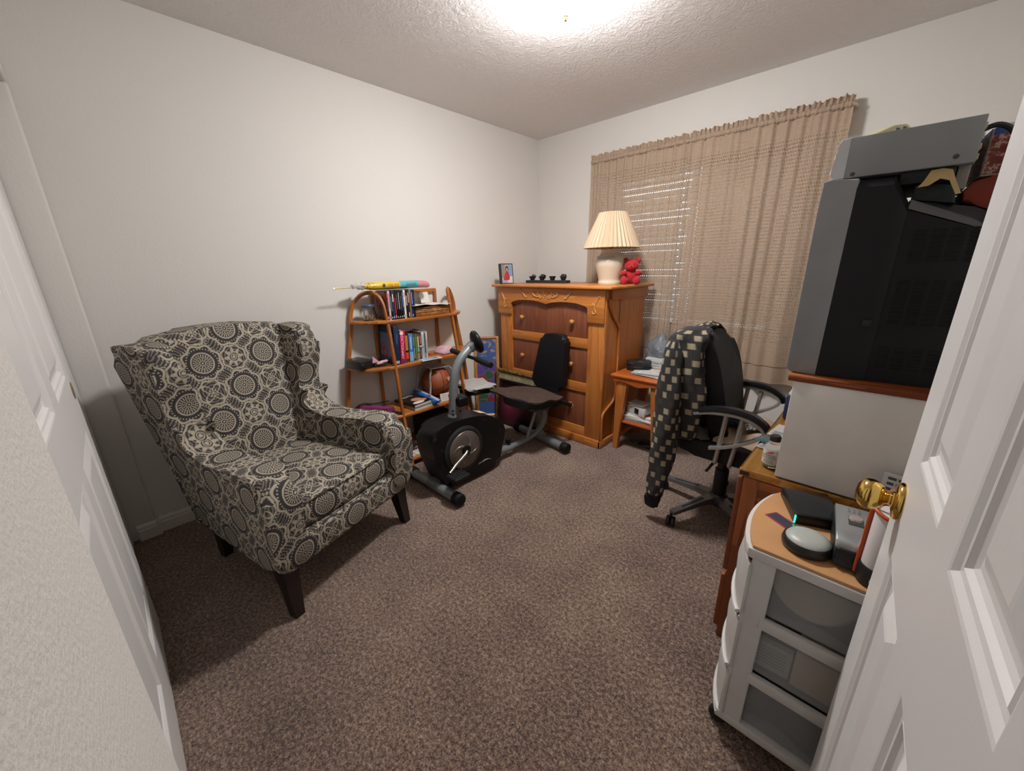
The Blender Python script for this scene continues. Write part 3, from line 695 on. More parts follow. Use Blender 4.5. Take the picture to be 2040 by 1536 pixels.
# basketball in an open display carton
K = thing('boxed_basketball', 'orange basketball in an open display carton on the third tier', 'basketball', (.145, -1.415, Z3), (0, 0, radians(-8)))
m, b, t = newmat('pebbled_basketball', rough=.55); co = t.coord(); t.L.new(t.bump(t.voro(co, 260).outputs['Distance'], .4, .002), b.inputs['Normal'])
t.L.new(t.mix(t.noise(co, 6, 3), S('#7c3a1e'), S('#a2552c')), b.inputs['Base Color'])
bm = BM(); ball(bm, (0, 0, .122), (.119, .119, .119), 32); obj('ball', bm, m, K, 80)
bm = BM()
for R_ in (RX(90), RY(90), RX(20) @ RY(8)):
    tube(bm, [R_ @ Vector((.1185*cos(a), .1185*sin(a), 0))+Vector((0, 0, .122)) for a in [2*pi*k/40 for k in range(40)]], .0024, 6, closed=True)
for sg in (-1, 1):
    tube(bm, [Vector((.119*(cos(a)*.72), .119*(sg*.55+sg*.15*cos(a)**2)*1.0, .119*sin(a)*.80)).normalized()*.1185+Vector((0,0,.122)) for a in [2*pi*k/36 for k in range(36)]], .0024, 6, closed=True)
obj('seams', bm, P('#221410', .6), K)
text('W.', .048, P('#d8d4cc', .5), K, (.1195, .055, .158), axes((-.42,.9,0), (-.25,-.1,.96), (.87,.4,.28)))
M_CART = P('#d6d2ca', .5)
bm = BM(); lohi(bm, (-.118, -.118, 0), (.118, .118, .003)); obj('carton_floor', bm, P('#8a3c28', .5), K)
bm = BM(); lohi(bm, (-.075, -.075, .243), (.075, .075, .247)); obj('carton_top', bm, M_CART, K)
for sx, sy in ((1, -1), (1, 1), (-1, -1), (-1, 1)):
    bm = BM(); c_ = catmull([(sx*.118, sy*.118, 0), (sx*.122, sy*.122, .04), (sx*.105, sy*.105, .122), (sx*.098, sy*.098, .20), (sx*.075, sy*.075, .245)], 5)
    tube(bm, c_, 0, sq=(.022, .003)); obj('carton_strap', bm, M_CART, K)
bm = BM(); prism(bm, [(-.118,0),(.118,0),(.122,.05),(-.122,.05)], -.12, -.117, 'xz'); prism(bm, [(-.118,0),(.118,0),(.120,.028),(-.120,.028)], .1185, .1215, 'yz'); obj('carton_side', bm, P('#7c3426', .5), K)
K = thing('display_card', 'white card with a small globe picture in front of the basketball', 'card', (.293, -1.435, Z3), (0, 0, radians(-8)))
bm = BM(); box(bm, (0, 0, .030), (.002, .105, .060), .0005, 1, RY(-10)); obj('card', bm, P('#d4d0c8', .6), K)
bm = BM(); lathe(bm, [(.0,.0012),(.0185,.0012),(.0185,.0018),(.0,.0018)], 20, (0,.030,.032), 'x', None); bmesh.ops.rotate(bm, verts=bm.verts[:], cent=(0,0,.03), matrix=RY(-10)); obj('globe_print', bm, P('#8a4a44', .5), K)
bm = BM()
for i in range(5): box(bm, (.0013, -.018, .048-.009*i), (.0006, .055-.004*(i % 3), .0018))
bmesh.ops.rotate(bm, verts=bm.verts[:], cent=(0,0,.03), matrix=RY(-10)); obj('print_lines', bm, P('#8c8a86', .6), K)
# purple umbrella, small papers, stack of papers
K = thing('purple_umbrella', 'folded purple umbrella with black strap on the third tier end', 'umbrella', (.14, -1.93, Z3))
bm = BM(); rg = []
for i in range(15):
    f = i/14; c_ = Vector((.06+.17*f, -2.01+.15*f, Z3+.036-.006*f)); rr = .034*(1-.45*f)*(.55+.45*min(1, 4*f+.2))
    rg.append([c_+Vector((0, rr*cos(a)*(1+.18*cos(5*a+i)), rr*sin(a)*(1+.12*cos(4*a+2*i)))) for a in [2*pi*k/20 for k in range(20)]])
rings(bm, rg); obj('canopy', bm, P('#7a2a5e', .7), K, 60)
bm = BM(); tube(bm, catmull([(.05,-2.08,Z3+.02),(.08,-2.01,Z3+.072),(.13,-1.94,Z3+.070),(.12,-1.86,Z3+.06),(.11,-1.815,Z3+.055)], 5), .005, 8); obj('strap', bm, P('#1c1a1e', .6), K)
bm = BM(); tube(bm, [(.235,-1.855,Z3+.012),(.30,-1.83,Z3+.012)], .010, 10); obj('handle', bm, P('#2c2430', .5), K)
bm = BM(); box(bm, (.215, -1.875, Z3+.001), (.06, .05, .002), 0, rot=RZ(20)); one('folded_note', bm, P('#c9c6c0', .7), 'folded pale note beside the purple umbrella', 'paper')
pap = [('#3c3a44', .31, .25, -20, .012, 'dark folder'), ('#8f8c86', .31, .24, 4, .006, 'grey envelope'), ('#22283c', .30, .25, -6, .010, 'navy folder'), ('#c8b48a', .28, .23, 8, .008, 'manila envelope'), ('#d8d6d0', .29, .21, -3, .006, 'white letter'), ('#24262c', .28, .22, 12, .006, 'black booklet'), ('#dedcd6', .30, .22, -16, .007, 'white form'), ('#cfccc2', .27, .20, 14, .004, 'cream sheet'), ('#e8e6e2', .30, .21, -26, .004, 'white printed sheet'), ('#eeece8', .29, .21, -2, .003, 'white ruled sheet')]
z = Z3
for k, (cl, l, w, rz, th, nm) in enumerate(pap):
    K = thing('paper', '%s in the paper pile on the third tier, %s' % (nm, ['lowest of the pile','second from the bottom','third from the bottom','fourth from the bottom','fifth from the bottom','fifth from the top','fourth from the top','third from the top','second from the top','uppermost of the pile'][k]), 'paper', (.255+.006*k, -1.155+.004*(k % 3), z), (0, 0, radians(rz)), 'papers piled on the third tier')
    bm = BM(); sheet(bm, 8, 4, lambda u, v: (-l/2+l*u, -w/2+w*v, th+.0012*sin(u*3+k)*sin(v*2.5+k*1.7)**2)); bmesh.ops.solidify(bm, geom=bm.faces[:], thickness=th) ; obj('sheet', bm, P(cl, .7), K)
    if k >= 8:
        bm = BM()
        for i in range(5): box(bm, (-.08+.035*i, 0, th+.0018), (.0015, w*.8, .0004))
        obj('print_lines', bm, P('#9aa08e', .7), K)
    z += th+.0008
# ---- lowest tier: dark carton, white bag, magazines
Z4 = .060
bm = BM(); lohi(bm, (.05, -1.60, Z4), (.22, -1.34, .235), .004); one('dark_carton', bm, P('#1e1412', .6), 'dark brown carton at the back of the lowest tier', 'box')
def bag(name, c, s, mat, label, seed, knot=True, amp=.16):
    bm = BM(); r = bmesh.ops.create_icosphere(bm, subdivisions=4, radius=1.0); rr = random.Random(seed)
    ph = [rr.uniform(0, 6) for _ in range(8)]
    for v in bm.verts:
        p = v.co.copy(); d = 1+amp*(sin(5*p.x+ph[0]+3*p.z)*sin(4*p.y+ph[1])+.6*abs(sin(9*p.x+7*p.y+ph[2]))*sin(6*p.z+ph[3])+.4*sin(15*p.z+9*p.x+ph[4]))
        q = p*d
        if q.z < -.62: q.z = -.62+(q.z+.62)*.1
        if knot and p.z > .72:
            k = (p.z-.72)/.28; q.x *= 1-.55*k*(1-k)*2; q.z += .35*k
        v.co = Vector((c[0]+q.x*s[0], c[1]+q.y*s[1], c[2]+q.z*s[2]))
    mz = min(v.co.z for v in bm.verts)
    for v in bm.verts: v.co.z += c[2]-mz
    return one(name, bm, mat, label, 'bag', smooth=80)
bag('white_bag', (.25, -1.585, Z4+.003), (.07, .075, .085), P('#c9c8c6', .4), 'crumpled white plastic bag on the lowest tier', 4, False)
for k, (yy, rz, lab) in enumerate(((-1.70, 3, 'glossy magazine with white lower band lying on the lowest tier'), (-1.80, -8, 'pale magazine half under the glossy one on the lowest tier'))):
    K = thing('magazine', lab, 'magazine', (.275, yy, Z4+(.0055 if k == 0 else 0)), (0, 0, radians(rz)), 'magazines on the lowest tier')
    bm = BM(); lohi(bm, (-.125, -.10, 0), (.105, .10, .005), .0006, 1); obj('pages', bm, P('#cfccc4', .5), K)
    if k == 0:
        m, b, t = newmat('magazine_cover_photo', rough=.25); n = t.noise(t.coord(), 22, 3, .6)
        t.L.new(t.ramp(n, [(.38, S('#1c171a')), (.52, S('#3b2c30')), (.6, S('#8c5a46')), (.7, S('#c9b8ac'))]), b.inputs['Base Color'])
        bm = BM(); lohi(bm, (-.122, -.097, .005), (.038, .097, .0056)); obj('cover_photo', bm, m, K)
        text('Hunter  Education', .020, P('#4a4a48', .6), K, (.053, 0, .0053), axes((0,1,0), (-1,0,0), (0,0,1)))
        text('The Outdoor Journal', .016, P('#6a6a68', .6), K, (.080, 0, .0053), axes((0,1,0), (-1,0,0), (0,0,1)))
# ---------------------------------------------------------------- chest of drawers by the window
M_OAK = wood('orange_pine', '#a8622a', '#c07c3c', 'z', 7, .36)
M_OAKX = wood('orange_pine_crosswise', '#ad662c', '#c6833f', 'x', 7, .36)
M_OAKY = wood('orange_pine_depthwise', '#a15d28', '#ba773a', 'y', 7, .36)
M_MAH = wood('red_brown_drawer_wood', '#74402a', '#8a5236', 'z', 9, .4)
CX0, CX1, CYF, CYB = .195, 1.222, -.735, -.175
CH = thing('chest_of_drawers', 'tall orange pine chest of drawers with carved apron under the lamp', 'chest', ((CX0+CX1)/2, (CYF+CYB)/2, 0))
bm = BM(); lohi(bm, (CX0, CYF+.03, .05), (CX0+.022, CYB, 1.175)); lohi(bm, (CX1-.022, CYF+.03, .05), (CX1, CYB, 1.175)); lohi(bm, (CX0, CYB-.015, .05), (CX1, CYB, 1.175)); lohi(bm, (CX0, CYF+.03, .05), (CX1, CYB, .07)); lohi(bm, (CX0+.02, CYF+.05, .07), (CX1-.02, CYB-.02, 1.17)); obj('carcass', bm, M_OAK, CH)
bm = BM(); lohi(bm, (.140, -.785, 1.175), (1.278, -.130, 1.196), .007, 3); obj('top', bm, M_OAKX, CH)
bm = BM(); lohi(bm, (CX0-.012, CYF-.016, 0), (CX1+.016, CYF+.012, .062), .006, 2); lohi(bm, (CX1-.006, CYF-.016, 0), (CX1+.016, CYB, .062), .006, 2); lohi(bm, (CX0-.012, CYF-.016, 0), (CX0+.006, CYB, .062), .006, 2); obj('plinth', bm, M_OAKX, CH)
for x0, x1 in ((CX0, .330), (1.085, CX1)):
    bm = BM(); lohi(bm, (x0, CYF, .062), (x1, CYF+.035, 1.175), .003); obj('stile', bm, M_OAK, CH)
for z0, z1 in ((.062, .133), (.413, .486), (.750, .822)):
    bm = BM(); lohi(bm, (.330, CYF+.001, z0), (1.085, CYF+.034, z1), .003); obj('rail', bm, M_OAKX, CH)
# three drawer fronts, each with two turned knobs
def knob(bm, x, y, z): lathe(bm, [(.0,0),(.009,0),(.008,.008),(.011,.014),(.0175,.020),(.019,.027),(.015,.033),(.0,.036)], 18, (x, y, z), 'y', RZ(180))
for z0, z1, kz in ((.133, .413, .300), (.486, .750, .620), (.822, 1.10, .937)):
    bm = BM(); lohi(bm, (.332, CYF+.012, z0+.002), (1.083, CYF+.030, z1-.002), .002); d = obj('drawer_front', bm, M_MAH, CH)
    for kx in (.452, .948):
        bm = BM(); knob(bm, kx, CYF+.012, kz); obj('knob', bm, P('#b9813f', .35), d, 50)
# apron board: cut in two shallow arches meeting in a point
arch = [(.338, 1.052), (.36, 1.062), (.42, 1.073), (.50, 1.078), (.58, 1.077), (.65, 1.068), (.705, 1.054), (.76, 1.068), (.83, 1.077), (.91, 1.078), (.99, 1.073), (1.05, 1.062), (1.080, 1.050)]
bm = BM(); prism(bm, [(.185, 1.174), (.185, .955), (.335, .955), (.335, 1.045)]+arch+[(1.083, 1.045), (1.083, .945), (1.216, .945), (1.216, 1.174)], CYF-.016, CYF+.0, 'xz', .0025, 2); AP = obj('apron', bm, M_OAKX, CH)
bm = BM(); prism(bm, [(.338, 1.10)]+[(x, z-.022) for x, z in arch]+[(1.080, 1.10)], CYF+.000, CYF+.011, 'xz', .002, 1); obj('apron_backing', bm, M_MAH, CH)
# carved scrolls
M_CARV = P('#c98a48', .4)
def scroll(pts, r0, r1, y=CYF-.016):
    bm = BM(); c_ = catmull([(a, y, b) for a, b in pts], 5); n = len(c_)
    tube(bm, c_, [1.35*(r0+(r1-r0)*abs(2*i/(n-1)-1)) for i in range(n)], 8); return bm
def spiral(cx, cz, r, a0, turns, sgn=1): return [(cx+r*(1-.8*k/14)*cos(a0+sgn*turns*2*pi*k/14), cz+r*(1-.8*k/14)*sin(a0+sgn*turns*2*pi*k/14)) for k in range(15)]
def mergebm(lst):
    o = BM()
    for b_ in lst:
        me = bpy.data.meshes.new('x'); b_.to_mesh(me); b_.free(); o.from_mesh(me); bpy.data.meshes.remove(me)
    return o
L_ = []
for s in (-1, 1):
    X = lambda d: .698+s*d
    L_ += [scroll([(X(.005),1.118),(X(.03),1.150),(X(.055),1.152),(X(.068),1.132),(X(.055),1.116),(X(.04),1.124)], .0055, .003), scroll([(X(.02),1.112),(X(.06),1.107),(X(.095),1.110),(X(.118),1.124),(X(.122),1.140),(X(.108),1.145),(X(.101),1.134)], .006, .003), scroll([(X(.068),1.135),(X(.09),1.122),(X(.105),1.112)], .004, .003), scroll([(X(.0),1.108),(X(.012),1.135),(X(.006),1.165)], .005, .002), scroll([(X(.03),1.108),(X(.04),1.098),(X(.055),1.104)], .004, .003)]
    for d, z in ((.018,1.100),(.05,1.096),(.078,1.102)): b_ = BM(); ball(b_, (X(d), CYF-.017, z), (.006, .004, .006), 8); L_.append(b_)
obj('carved_crest', mergebm(L_), M_CARV, AP, 60)
for s, x in ((1, .472), (-1, .922)):
    L_ = [scroll([(x-s*.038,1.160),(x-s*.030,1.168),(x-s*.022,1.155),(x-s*.005,1.135),(x+s*.012,1.118),(x+s*.022,1.103),(x+s*.036,1.100),(x+s*.040,1.112)], .0055, .003), scroll([(x-s*.030,1.142),(x-s*.012,1.140),(x+s*.0,1.128)], .004, .002), scroll([(x-s*.006,1.118),(x+s*.01,1.125),(x+s*.022,1.120)], .004, .002)]
    obj('carved_sprig', mergebm(L_), M_CARV, AP, 60)
for s, x, z0 in ((1, .252, 1.000), (-1, 1.150, .995)):
    L_ = [scroll([(x-s*.034,z0+.122),(x-s*.026,z0+.130),(x-s*.014,z0+.118),(x-s*.002,z0+.095),(x+s*.008,z0+.070),(x+s*.010,z0+.045),(x+s*.0,z0+.024),(x-s*.0+s*.012,z0+.012),(x+s*.026,z0+.018),(x+s*.028,z0+.034)], .005, .003), scroll([(x+s*.008,z0+.062),(x+s*.024,z0+.080),(x+s*.030,z0+.072),(x+s*.024,z0+.064)], .004, .003)]
    obj('carved_scroll', mergebm(L_), M_CARV, AP, 60)
# right side: rail under the top, diagonal brace, long curved moulding
bm = BM(); lohi(bm, (CX1, -.690, 1.100), (CX1+.020, -.160, 1.172), .004); obj('side_rail', bm, M_OAKY, CH)
bm = BM(); tube(bm, catmull([(CX1+.012, -.715, 1.108), (CX1+.014, -.700, 1.06), (CX1+.013, -.650, .99), (CX1+.010, -.585, .93), (CX1+.008, -.556, .895)], 5), .011, 10); obj('side_brace', bm, M_OAK, CH, 60)
bm = BM(); tube(bm, catmull([(CX1+.008, -.553, .90), (CX1+.008, -.550, .70), (CX1+.008, -.545, .50), (CX1+.008, -.548, .40), (CX1+.008, -.580, .345), (CX1+.008, -.66, .305), (CX1+.008, -.715, .275), (CX1+.008, -.728, .22), (CX1+.008, -.722, .064)], 6), .009, 10); obj('side_moulding', bm, M_OAK, CH, 60)
bm = BM(); lohi(bm, (CX1-.001, -.55, .064), (CX1+.006, -.178, 1.10)); obj('side_panel', bm, M_OAK, CH)
# ---------------------------------------------------------------- on the chest
ZT = 1.196
FR = thing('framed_photo', 'small black framed photo standing on the left end of the chest', 'photo frame', (.205, -.655, ZT), (0, 0, radians(80)))
bm = BM(); R_ = RX(-6)
for lo, hi in (((-.062,-.009,0),(-.057,.024,.165)), ((.057,-.009,0),(.062,.024,.165)), ((-.062,-.009,0),(.062,.024,.005)), ((-.062,-.009,.160),(.062,.024,.165)), ((-.058,.004,.003),(.058,.024,.162))): lohi(bm, lo, hi)
bmesh.ops.rotate(bm, verts=bm.verts[:], cent=(0,0,0), matrix=R_); obj('frame', bm, P('#1a1d22', .4), FR)
bm = BM(); lohi(bm, (-.057,-.006,.005), (.057,.004,.160)); bmesh.ops.rotate(bm, verts=bm.verts[:], cent=(0,0,0), matrix=R_); obj('photo', bm, P('#a3a7ab', .3), FR)
for nm, pts, cl in (('photo_wall', [(-.057,.05),(-.02,.05),(-.02,.16),(-.057,.16)], '#8f857c'), ('photo_sky', [(.01,.06),(.057,.06),(.057,.15),(.01,.15)], '#7f9dbd'), ('photo_floor', [(.0,.005),(.057,.005),(.057,.06),(.02,.06)], '#d4ccc8'), ('photo_red_shirt', [(-.035,.028),(.02,.03),(.028,.05),(.018,.085),(.006,.105),(-.008,.105),(-.022,.08),(-.038,.045)], '#b23a40'), ('photo_face', [(-.006,.105),(.006,.105),(.010,.12),(.004,.134),(-.006,.132),(-.010,.118)], '#c99a82'), ('photo_hair', [(-.016,.104),(-.008,.11),(-.009,.125),(.0,.133),(.009,.126),(.011,.112),(.018,.11),(.014,.135),(.002,.146),(-.012,.138)], '#2a2024')):
    dy = {'photo_wall':.0004,'photo_sky':.0004,'photo_floor':.0006,'photo_red_shirt':.001,'photo_face':.0013,'photo_hair':.0016}[nm]
    bm = BM(); prism(bm, pts, -.006-dy, -.0058, 'xz'); bmesh.ops.rotate(bm, verts=bm.verts[:], cent=(0,0,0), matrix=R_); obj(nm, bm, P(cl, .3), FR)
RK = thing('pipe_rack', 'low black tray with four small black clips on the chest', 'rack', (.44, -.40, ZT), (0, 0, radians(7)))
bm = BM(); lohi(bm, (-.205, -.035, 0), (.205, .035, .022), .004); obj('tray', bm, P('#23282a', .45), RK)
for k, (x, rz) in enumerate(((-.155, 30), (-.055, 75), (.05, 0), (.155, 100))):
    bm = BM(); R_ = RZ(rz)
    lathe(bm, [(.0,0),(.019,0),(.020,.010),(.024,.020),(.029,.028),(.030,.033),(.025,.034),(.020,.026),(.0,.024)], 18, (x, 0, .022)); box(bm, (x+.012*cos(radians(rz)), .012*sin(radians(rz)), .052), (.036, .044, .034), .009, 3, RZ(rz) @ RY(25 if k != 2 else 0)) if k != 2 else None
    obj('clip', bm, P('#15181a', .35), RK, 50)
LP = thing('table_lamp', 'cream ceramic table lamp with pleated cream shade on the chest', 'lamp', (1.045, -.41, ZT))
bx, by = 1.045, -.41
M_CER, b, t = newmat('cream_glaze', S('#d2cab4'), .25); s = t.sep(t.coord()); 
bm = BM(); lathe(bm, [(.0,ZT),(.082,ZT),(.084,ZT+.006),(.084,ZT+.016),(.080,ZT+.022),(.083,ZT+.040),(.095,ZT+.085),(.106,ZT+.120),(.1125,ZT+.150),(.108,ZT+.172),(.094,ZT+.192),(.076,ZT+.208),(.068,ZT+.225),(.072,ZT+.240),(.076,ZT+.246),(.060,ZT+.250),(.0,ZT+.250)], 40, (bx,by,0)); obj('vase_base', bm, M_CER, LP, 60)
bm = BM()
for r_, z_ in ((.100,.186),(.094,.194)):
    a0 = radians(-95); tube(bm, [(bx+(r_+.001)*cos(a0+.9*(k-8)/8), by+(r_+.001)*sin(a0+.9*(k-8)/8), ZT+z_+.010*((k-8)/8)**2-.004) for k in range(17)], .0016, 6)
obj('blue_line', bm, P('#7f96a6', .4), LP)
bm = BM(); tube(bm, [(bx,by,ZT+.25),(bx,by,ZT+.30)], .011, 12); lathe(bm, [(.0,ZT+.30),(.017,ZT+.30),(.017,ZT+.34),(.0,ZT+.34)], 14, (bx,by,0)); obj('socket', bm, P('#8a7a50', .3, .8), LP)
bm = BM(); lathe(bm, [(.0,ZT+.34),(.014,ZT+.342),(.028,ZT+.375),(.028,ZT+.39),(.016,ZT+.408),(.0,ZT+.412)], 16, (bx,by,0)); obj('bulb', bm, P('#e8e4da', .2), LP, 60)
bm = BM()
for s_ in (-1, 1): tube(bm, catmull([(bx, by, ZT+.262), (bx+s_*.05, by, ZT+.30), (bx+s_*.055, by, ZT+.40), (bx, by, ZT+.488)], 6), .002, 6)
tube(bm, [(bx-.09,by,ZT+.488),(bx+.09,by,ZT+.488)], .002, 6); tube(bm, [(bx,by-.09,ZT+.488),(bx,by+.09,ZT+.488)], .002, 6); obj('harp', bm, P('#9a8a5c', .3, .8), LP)
m, b, t = newmat('pleated_cream_shade', S('#c2aa8c'), .6, **{'Transmission Weight': 0.0}); b.inputs['Subsurface Weight'].default_value = 0
bm = BM(); n = 80; prof = [(.2030, ZT+.256), (.2010, ZT+.262), (.150, ZT+.378), (.098, ZT+.492), (.096, ZT+.497)]
rg = [[(bx+(r_*(1+.026*(1 if k % 2 else -1)))*cos(2*pi*k/n), by+(r_*(1+.026*(1 if k % 2 else -1)))*sin(2*pi*k/n), z_) for k in range(n)] for r_, z_ in prof]
rg += [[(bx+(x_-bx)*.985, by+(y_-by)*.985, z_) for x_, y_, z_ in ring] for ring in reversed(rg)]
rings(bm, rg, cap=False, closed=True); obj('shade', bm, m, LP, 20)
# red plush bear, sitting, turned a little
BR = thing('teddy_bear', 'small red plush bear sitting beside the lamp on the chest', 'toy', (1.200, -.375, ZT), (0, 0, radians(26)))
m, b, t = newmat('red_plush', S('#a80f1c'), .8); b.inputs['Sheen Weight'].default_value = .15; t.L.new(t.bump(t.noise(t.coord(), 240, 3), .7, .003), b.inputs['Normal'])
def blob(parts, name='body'):
    bm = BM()
    for c_, s_ in parts: ball(bm, c_, s_, 14)
    o = obj(name, bm, m, BR, 80); return o
blob([((0,0,.050),(.044,.038,.050))], 'body'); hd = blob([((.0,-.012,.116),(.046,.040,.040)),((.0,-.046,.106),(.020,.016,.015))], 'head')
for s_ in (-1, 1):
    blob([((s_*.038,-.002,.148),(.018,.010,.018))], 'ear')
    blob([((s_*.050,-.030,.070),(.019,.032,.019)),((s_*.044,-.052,.072),(.017,.016,.017))], 'arm')
    blob([((s_*.036,-.050,.022),(.023,.040,.022)),((s_*.040,-.082,.027),(.022,.014,.026))], 'leg')
bm = BM(); ball(bm, (0,-.061,.110), (.006,.004,.005), 8)
for s_ in (-1, 1): ball(bm, (s_*.017,-.047,.124), (.0035,.003,.0035), 8)
obj('eyes_and_nose', bm, P('#2a0a0c', .3), hd)
BR.scale = (1.12, 1.12, 1.12)
# ---------------------------------------------------------------- pictures leaning at the chest's foot
def framed(root, w, h, fw, dp, fm, picmat, inner=None):
    """own frame: x width, z up, picture faces -y; leaning is in the root's rotation"""
    prof = [(0, 0), (0, dp), (fw*.45, dp*1.15), (fw, dp*.55), (fw, 0)]
    crn = [(-w/2, 0), (w/2, 0), (w/2, h), (-w/2, h)]; ins = [(1,1),(-1,1),(-1,-1),(1,-1)]
    for k in range(4):
        a, c_ = crn[k], crn[(k+1) % 4]; ia, ic = ins[k], ins[(k+1) % 4]
        bm = BM(); rings(bm, [[(p[0]+i[0]*d, -hh, p[1]+i[1]*d) for d, hh in prof] for p, i in ((a, ia), (c_, ic))]); obj('frame_rail', bm, fm, root, 25)
    bm = BM(); lohi(bm, (-w/2+fw*.8, -dp*.45, fw*.8), (w/2-fw*.8, -.001, h-fw*.8)); return obj('picture', bm, picmat, root)
# mosaic-style poster: generic coloured patches
m, b, t = newmat('patchwork_poster', rough=.35); co = t.coord(); s = t.sep(co)
vo = t.voro(t.map(co, (1,1,1)), 15); vd = t.voro(co, 15, 'DISTANCE_TO_EDGE').outputs['Distance']; hue = t.sep(vo.outputs['Color'])[0]
pc = t.ramp(hue, [(.0, S('#6a2434')), (.25, S('#8a3440')), (.45, S('#3c5a44')), (.6, S('#4c3c78')), (.8, S('#5a4a8c')), (1.0, S('#7a6a8a'))])
pc.node.color_ramp.interpolation = 'CONSTANT'
zone = t.mul(t.step(.13, .15, s[2]), t.sub(1.0, t.step(.50, .54, s[2])))
pc = t.mix(t.sub(1.0, t.step(.004, .009, vd)), pc, S('#c9b79a'))
bg = t.mix(t.mul(t.step(.55, .62, t.noise(co, 26, 3)), t.step(.48, .52, s[2])), S('#3f5c96'), S('#a08a74'))
t.L.new(t.mix(zone, bg, pc), b.inputs['Base Color'])
PT = thing('poster_frame', 'tall light wood framed poster with blue ground leaning in the corner', 'picture', (.094, -.828, 0), (radians(-3.2), 0, radians(48)))
framed(PT, .225, .745, .026, .018, wood('pale_frame_wood', '#a87238', '#c8955a', 'z', 8), m)
m, b, t = newmat('faded_mat_board', rough=.8); n = t.noise(t.coord(), 18, 4, .6); t.L.new(t.ramp(n, [(.4, S('#8f876c')), (.6, S('#b3aa88')), (.7, S('#8c8462'))]), b.inputs['Base Color'])
m2, b, t = newmat('worn_gilt_frame', rough=.5, metal=.25); n = t.noise(t.coord(), 60, 4, .6); t.L.new(t.ramp(n, [(.35, S('#4a3418')), (.55, S('#8c6c34')), (.75, S('#bfa468'))]), b.inputs['Base Color']); t.L.new(t.bump(n, .7, .006), b.inputs['Normal'])
GF = thing('gilt_frame', 'worn gilt picture frame with cream mat leaning on the chest', 'picture', (.475, -.800, 0), (radians(-3.5), 0, 0))
framed(GF, .60, .475, .035, .020, m2, m)
m, b, t = newmat('rose_print', rough=.3); co = t.coord(); s = t.sep(co)
d_ = t.m('SQRT', t.add(t.m('POWER', t.sub(s[0], -.09), 2.0), t.m('POWER', t.sub(s[2], .17), 2.0)))
n = t.noise(co, 9, 4, .6)
t.L.new(t.ramp(t.add(d_, t.mul(t.sub(n, .5), .12)), [(.0, S('#8c3c4c')), (.06, S('#5e2636')), (.13, S('#3a1a24')), (.2, S('#241116'))]), b.inputs['Base Color'])
RP = thing('rose_picture', 'dark framed rose-coloured print leaning on the gilt frame', 'picture', (.472, -.862, 0), (radians(-5), 0, radians(1)))
pic = framed(RP, .40, .405, .024, .014, P('#24100f', .4), m)
L_ = []
for k, (a, l) in enumerate(((155, .05), (165, .06), (175, .055), (188, .045), (120, .03))):
    b_ = BM(); A = radians(a); tube(b_, [(-.055, -.0072, .215), (-.055+l*cos(A), -.0072, .215+l*sin(A))], [.006, .0025], 6); L_.append(b_)
b_ = BM(); ball(b_, (-.045,-.0072,.213), (.026,.001,.012), 10); L_.append(b_); obj('pale_hand_print', mergebm(L_), P('#c48a74', .5), pic)
# ---------------------------------------------------------------- recumbent exercise bike
M_BLK = P('#0a0a0b', .38, **{'Specular IOR Level': .3}); M_BLKM = P('#0e0f11', .6, bump=(400, .3), **{'Specular IOR Level': .3}); M_GRY = P('#7c8284', .42, .35); M_RUB = P('#0b0b0c', .7, **{'Specular IOR Level': .3})
BK = thing('exercise_bike', 'black and grey recumbent exercise bike in front of the shelf and chest', 'exercise bike', (.80, -1.43, 0))
def cyl(bm, a, c, r, n=20): tube(bm, [a, c], r, n)
for (a, c) in (((.575,-1.926,.046), (.985,-1.922,.046)), ((.585,-.915,.046), (1.05,-.965,.046))):
    a, c = Vector(a), Vector(c); d = (c-a).normalized()
    bm = BM(); cyl(bm, a, c, .030); st = obj('stabilizer', bm, M_GRY, BK, 50)
    for p, s in ((a, -1), (c, 1)):
        bm = BM(); q = p+d*s*.028; lathe(bm, [(.0,-.03),(.034,-.03),(.038,-.026),(.038,.022),(.034,.028),(.0,.028)], 10, (0,0,0), 'x'); bmesh.ops.rotate(bm, verts=bm.verts[:], cent=(0,0,0), matrix=RZ(math.degrees(atan2(d.y, d.x)))); bmesh.ops.translate(bm, verts=bm.verts[:], vec=(q.x, q.y, .046)); obj('end_cap', bm, M_RUB, st, 40)
    bm = BM(); box(bm, (a+c)/2+Vector((.0, 0, .018)), (.075, .062, .040), .008, 2); obj('bracket', bm, M_GRY, st)
bm = BM(); tube(bm, [(.78,-1.925,.05),(.78,-1.80,.06)], .026, 14); obj('front_beam', bm, M_GRY, BK)
# flywheel housing: rounded shell
ho = [(-1.855,.045),(-1.62,.022),(-1.50,.030),(-1.445,.055),(-1.415,.14),(-1.385,.235),(-1.385,.285),(-1.415,.335),(-1.49,.392),(-1.58,.426),(-1.68,.445),(-1.80,.452),(-1.90,.440),(-1.955,.405),(-1.972,.34),(-1.955,.24),(-1.925,.14),(-1.895,.07)]
ho = [(p.x, p.y) for p in catmull([(a, c, 0) for a, c in ho], 4, closed=True)]
bm = BM(); prism(bm, ho, .700, .868, 'yz', .032, 5); HS = obj('housing', bm, M_BLK, BK, 60)
bm = BM(); lathe(bm, [(.0,.860),(.150,.860),(.150,.873),(.140,.880),(.128,.882),(.124,.876),(.0,.876)], 48, (0,-1.748,.255), 'x'); obj('crank_recess', bm, P('#1c1d1f', .5), HS, 50)
M_DSK = P('#6e665f', .32, .55)
bm = BM(); lathe(bm, [(.0,.876),(.121,.876),(.1215,.884),(.118,.889),(.06,.892),(.0,.893)], 56, (0,-1.748,.255), 'x'); DK = obj('crank_disc', bm, M_DSK, HS, 60)
